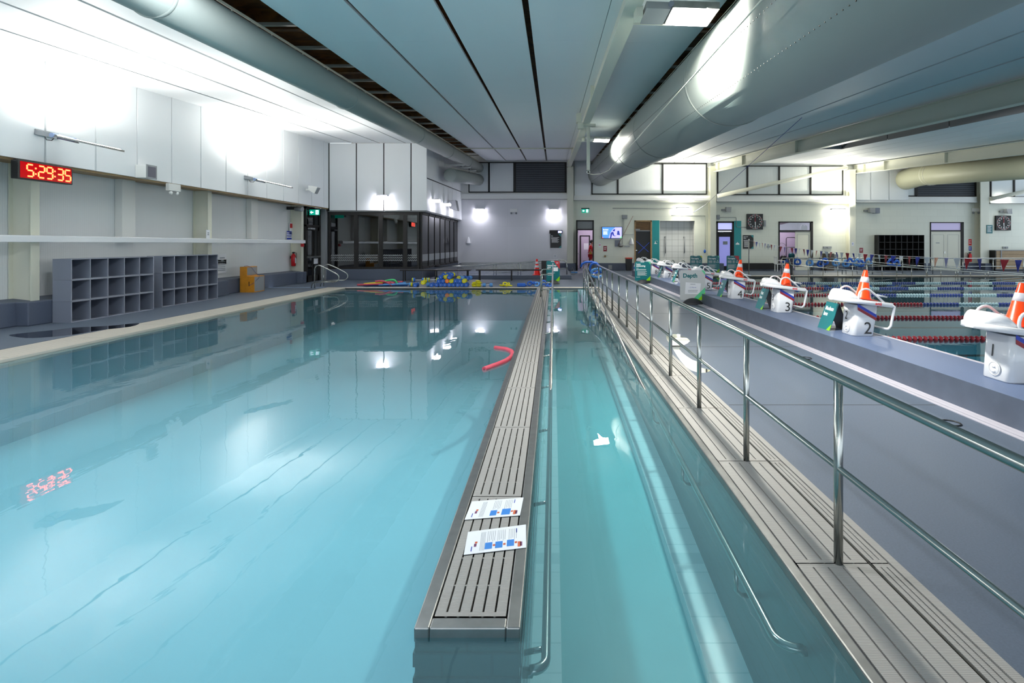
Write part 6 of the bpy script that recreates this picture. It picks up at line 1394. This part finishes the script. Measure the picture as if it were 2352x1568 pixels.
# timber counter
A, B = at(2286, 618, YF-.8), at(2420, 575.5, YF-.8)
t = thing('timber_counter', 'oak slatted counter with grey trim at the right end of the far wall', 'counter', ((A.x+B.x)/2, YF-.4, 0)); mb = MB()
for k in range(5): mb.box(A.x+.06, B.x, YF-.8, YF-.1, .12+k*.21, .12+k*.21+.2)
build(mb, 'slatted_front', M['woodsl'], t); build(MB().box(A.x+.3, A.x+.36, YF-.83, YF-.8, .08, 1.18).box(A.x, B.x, YF-.82, YF-.05, 1.165, 1.2).box(A.x, B.x, YF-.82, YF-.78, .08, .12), 'grey_trim', M['grey'], t); build(MB().box(A.x+.1, B.x, YF-.7, YF-.1, 0, .12), 'plinth', M['black'], t)
build(MB().box(A.x, A.x+.06, YF-.8, YF-.1, .1, 1.165), 'end_panel', M['dark'], t)
for i, (x, y, w_) in enumerate(((1899.5, 568, .5), (2308, 568.5, .3), (1765, 566, .2))): p = at(x, y, YF); single(MB().box(p.x-w_/2, p.x+w_/2, YF-.06, YF, p.z-.06, p.z+.06).cyl((p.x, YF-.1, p.z), (p.x, YF-.05, p.z), .04, n=8), 'wall_socket', M['grey'], ['wide', 'small', 'tiny'][i]+' grey socket box on the far wall '+['right of the store room', 'above the timber counter', 'behind the flags'][i], 'socket')
t = thing('drinking_fountain', 'dark box shaped fountain behind the pennants', 'fountain', at(1910, 0, 31).xy.to_3d()); p = WL[t.name]; build(MB().box(p.x-.32, p.x+.1, 30.9, YF-.05, 0, 1.0), 'tall_box', mat('brown_box', '#4b4136', .5), t); build(MB().box(p.x+.1, p.x+.36, 30.95, YF-.05, 0, .95), 'steel_side', M['grey'], t)

# ================================================================ LAP POOL RAMP RAILS ON THE FAR SIDE
t = thing('pool_railing', 'long level stainless railing along the far side of the lap pool', 'railing', (17, 27.3, 0)); Yr = 27.3
A = at(1796, 592.5, Yr); X1_ = 28.5
for z, r in ((.815, .024), (.40, .018)): build(MB().cyl((A.x, Yr, z), (X1_, Yr, z), r, n=8), 'rail', M['steel'], t)
x = A.x
while x < X1_: build(MB().cyl((x, Yr, 0), (x, Yr, .815), .02, n=8), 'post', M['steel'], t); x += 1.55
t = thing('pool_railing', 'sloping stainless railing descending to the right into the lap pool', 'railing', (17, 25.9, 0)); Yr = 25.95
P1, P2, P3, P4 = at(1818, 592, Yr), at(1850, 595, Yr), at(2130, 617, Yr), at(2352, 633, Yr)
build(MB().tube([P1, P2, P3, P4, P4+Vector((1.5, 0, -.12))], .024, 8), 'top_rail', M['steel'], t)
Q1, Q2 = at(1820, 609, Yr), at(2080, 630, Yr); build(MB().tube([P1+Vector((-.1, 0, -.05)), Q1+Vector((-.1, 0, .05)), Q1, Q2], .018, 8), 'lower_rail', M['steel'], t)
for k in range(17):
    x = P1.x+.1+k*.72
    f = (x-P1.x)/(P4.x-P1.x); z = P1.z+(P4.z-P1.z)*f+.05*math.sin(f*3.1)*0
    if z > .12: build(MB().cyl((x, Yr, -.02), (x, Yr, z-.01), .017, n=6), 'post', M['steel'], t)
t = thing('pool_railing', 'second sloping stainless rail dipping to the water at the right', 'railing', (20, 25.7, 0))
build(MB().tube([at(1990, 601, 25.7), at(2200, 617, 25.7), at(2352, 629, 25.7), at(2450, 637, 25.7)], .022, 8), 'rail', M['steel'], t)
for x in (1990, 2060, 2130, 2200, 2270): q = at(x, 601+(x-1990)*.0766, 25.7); build(MB().cyl((q.x, 25.7, -.01), q, .017, n=6), 'post', M['steel'], t)
# foam belts hung on the level railing
for i, (x, cl, nn) in enumerate(((1831, 'blue', 1), (1859, 'lblue', 2), (1884, 'blue', 2), (1894, 'blue', 1), (1919, 'lblue', 2), (1942, 'lblue', 2), (1951, 'blue', 1), (1967, 'lblue', 1), (1976, 'blue', 1), (1994, 'lblue', 2), (2045, 'blue', 1), (2059, 'blue', 2))):
    q = at(x, 0, 27.18); z = .66-.05*(i % 3)
    t = thing('float_belt', ORD[i].replace('nearest', 'leftmost')+' blue foam float belt hung on the level railing', 'float belt', (q.x, 27.18, z-.2), 'blue float belts on the railing')
    c_ = Vector((q.x, 27.15, z)); build(MB().tube([c_+Vector((.14*math.cos(a_), .06*math.sin(a_*2), .15*math.sin(a_))) for a_ in [2*math.pi*k/14 for k in range(14)]], .055, 8, True), 'foam_body', M[cl], t)
    build(MB().tube([(q.x+.02, 27.24, z+.1), (q.x+.02, 27.28, .86), (q.x+.05, 27.32, .86), (q.x+.05, 27.20, z-.3*(1+i % 2))], .012, 5), 'strap', M['black'], t)
# blue hoses on the end of the near railing
P = [at(1334, 613, 17.0), at(1337, 606, 17.0), at(1345, 602, 17.0), at(1358, 601, 17.0), at(1370, 604, 17.1), at(1378, 613, 17.1), at(1380, 627, 17.1)]
single(MB().tube(P, .035, 8), 'pool_noodle', M['blue'], 'blue noodle draped over the end of the right railing', 'noodle', 'blue noodles on the railing end')
for i, (cx, cy, rx, ry, cl) in enumerate(((1365, 616, 10, 12, 'blue'), (1371, 627, 13, 10, 'lblue'))):
    Yn = 16.85-.1*i; P = [at(cx+rx*math.cos(a_), cy+ry*math.sin(a_), Yn)+Vector((0, .04*math.sin(a_), 0)) for a_ in [2*math.pi*k/16*.9+.6 for k in range(16)]]
    single(MB().tube(P, .036, 8), 'pool_noodle', M[cl], ['dark blue curled noodle hung on the right railing end', 'light blue curled noodle hung on the right railing end'][i], 'noodle', 'blue noodles on the railing end')
p = at(1362, 0, 18.6); t = thing('waste_bin', 'slim black bin at the far end of the right railing', 'bin', (p.x, 18.9, 0)); build(MB().box(p.x-.13, p.x+.13, 19.2, 19.45, 0, .85), 'bin_body', M['black'], t, bevel=.03)
# folded wet floor frame
t = thing('floor_stand', 'small open metal frame standing beside the raised spa', 'stand', at(1314, 0, 22).xy.to_3d()); p = WL[t.name]
Z = Vector((0, 0, 1)); a0, a1, a2 = fl(1308, 630), fl(1321, 630), None; top = at(1314.5, 613.5, a0.y)
build(MB().tube([a0+Z*.01, top, a1+Z*.01], .012, 6).cyl(a0+Z*.012, a1+Z*.012, .012, n=6), 'wire_frame', M['steelr'], t)
single(MB().cyl(fl(1312, 626, .04)+Vector((0, .3, 0)), fl(1327, 626, .04)+Vector((0, .3, 0)), .035, n=10), 'foam_roller', M['lblue'], 'light blue foam roll lying on the deck by the spa', 'roller')
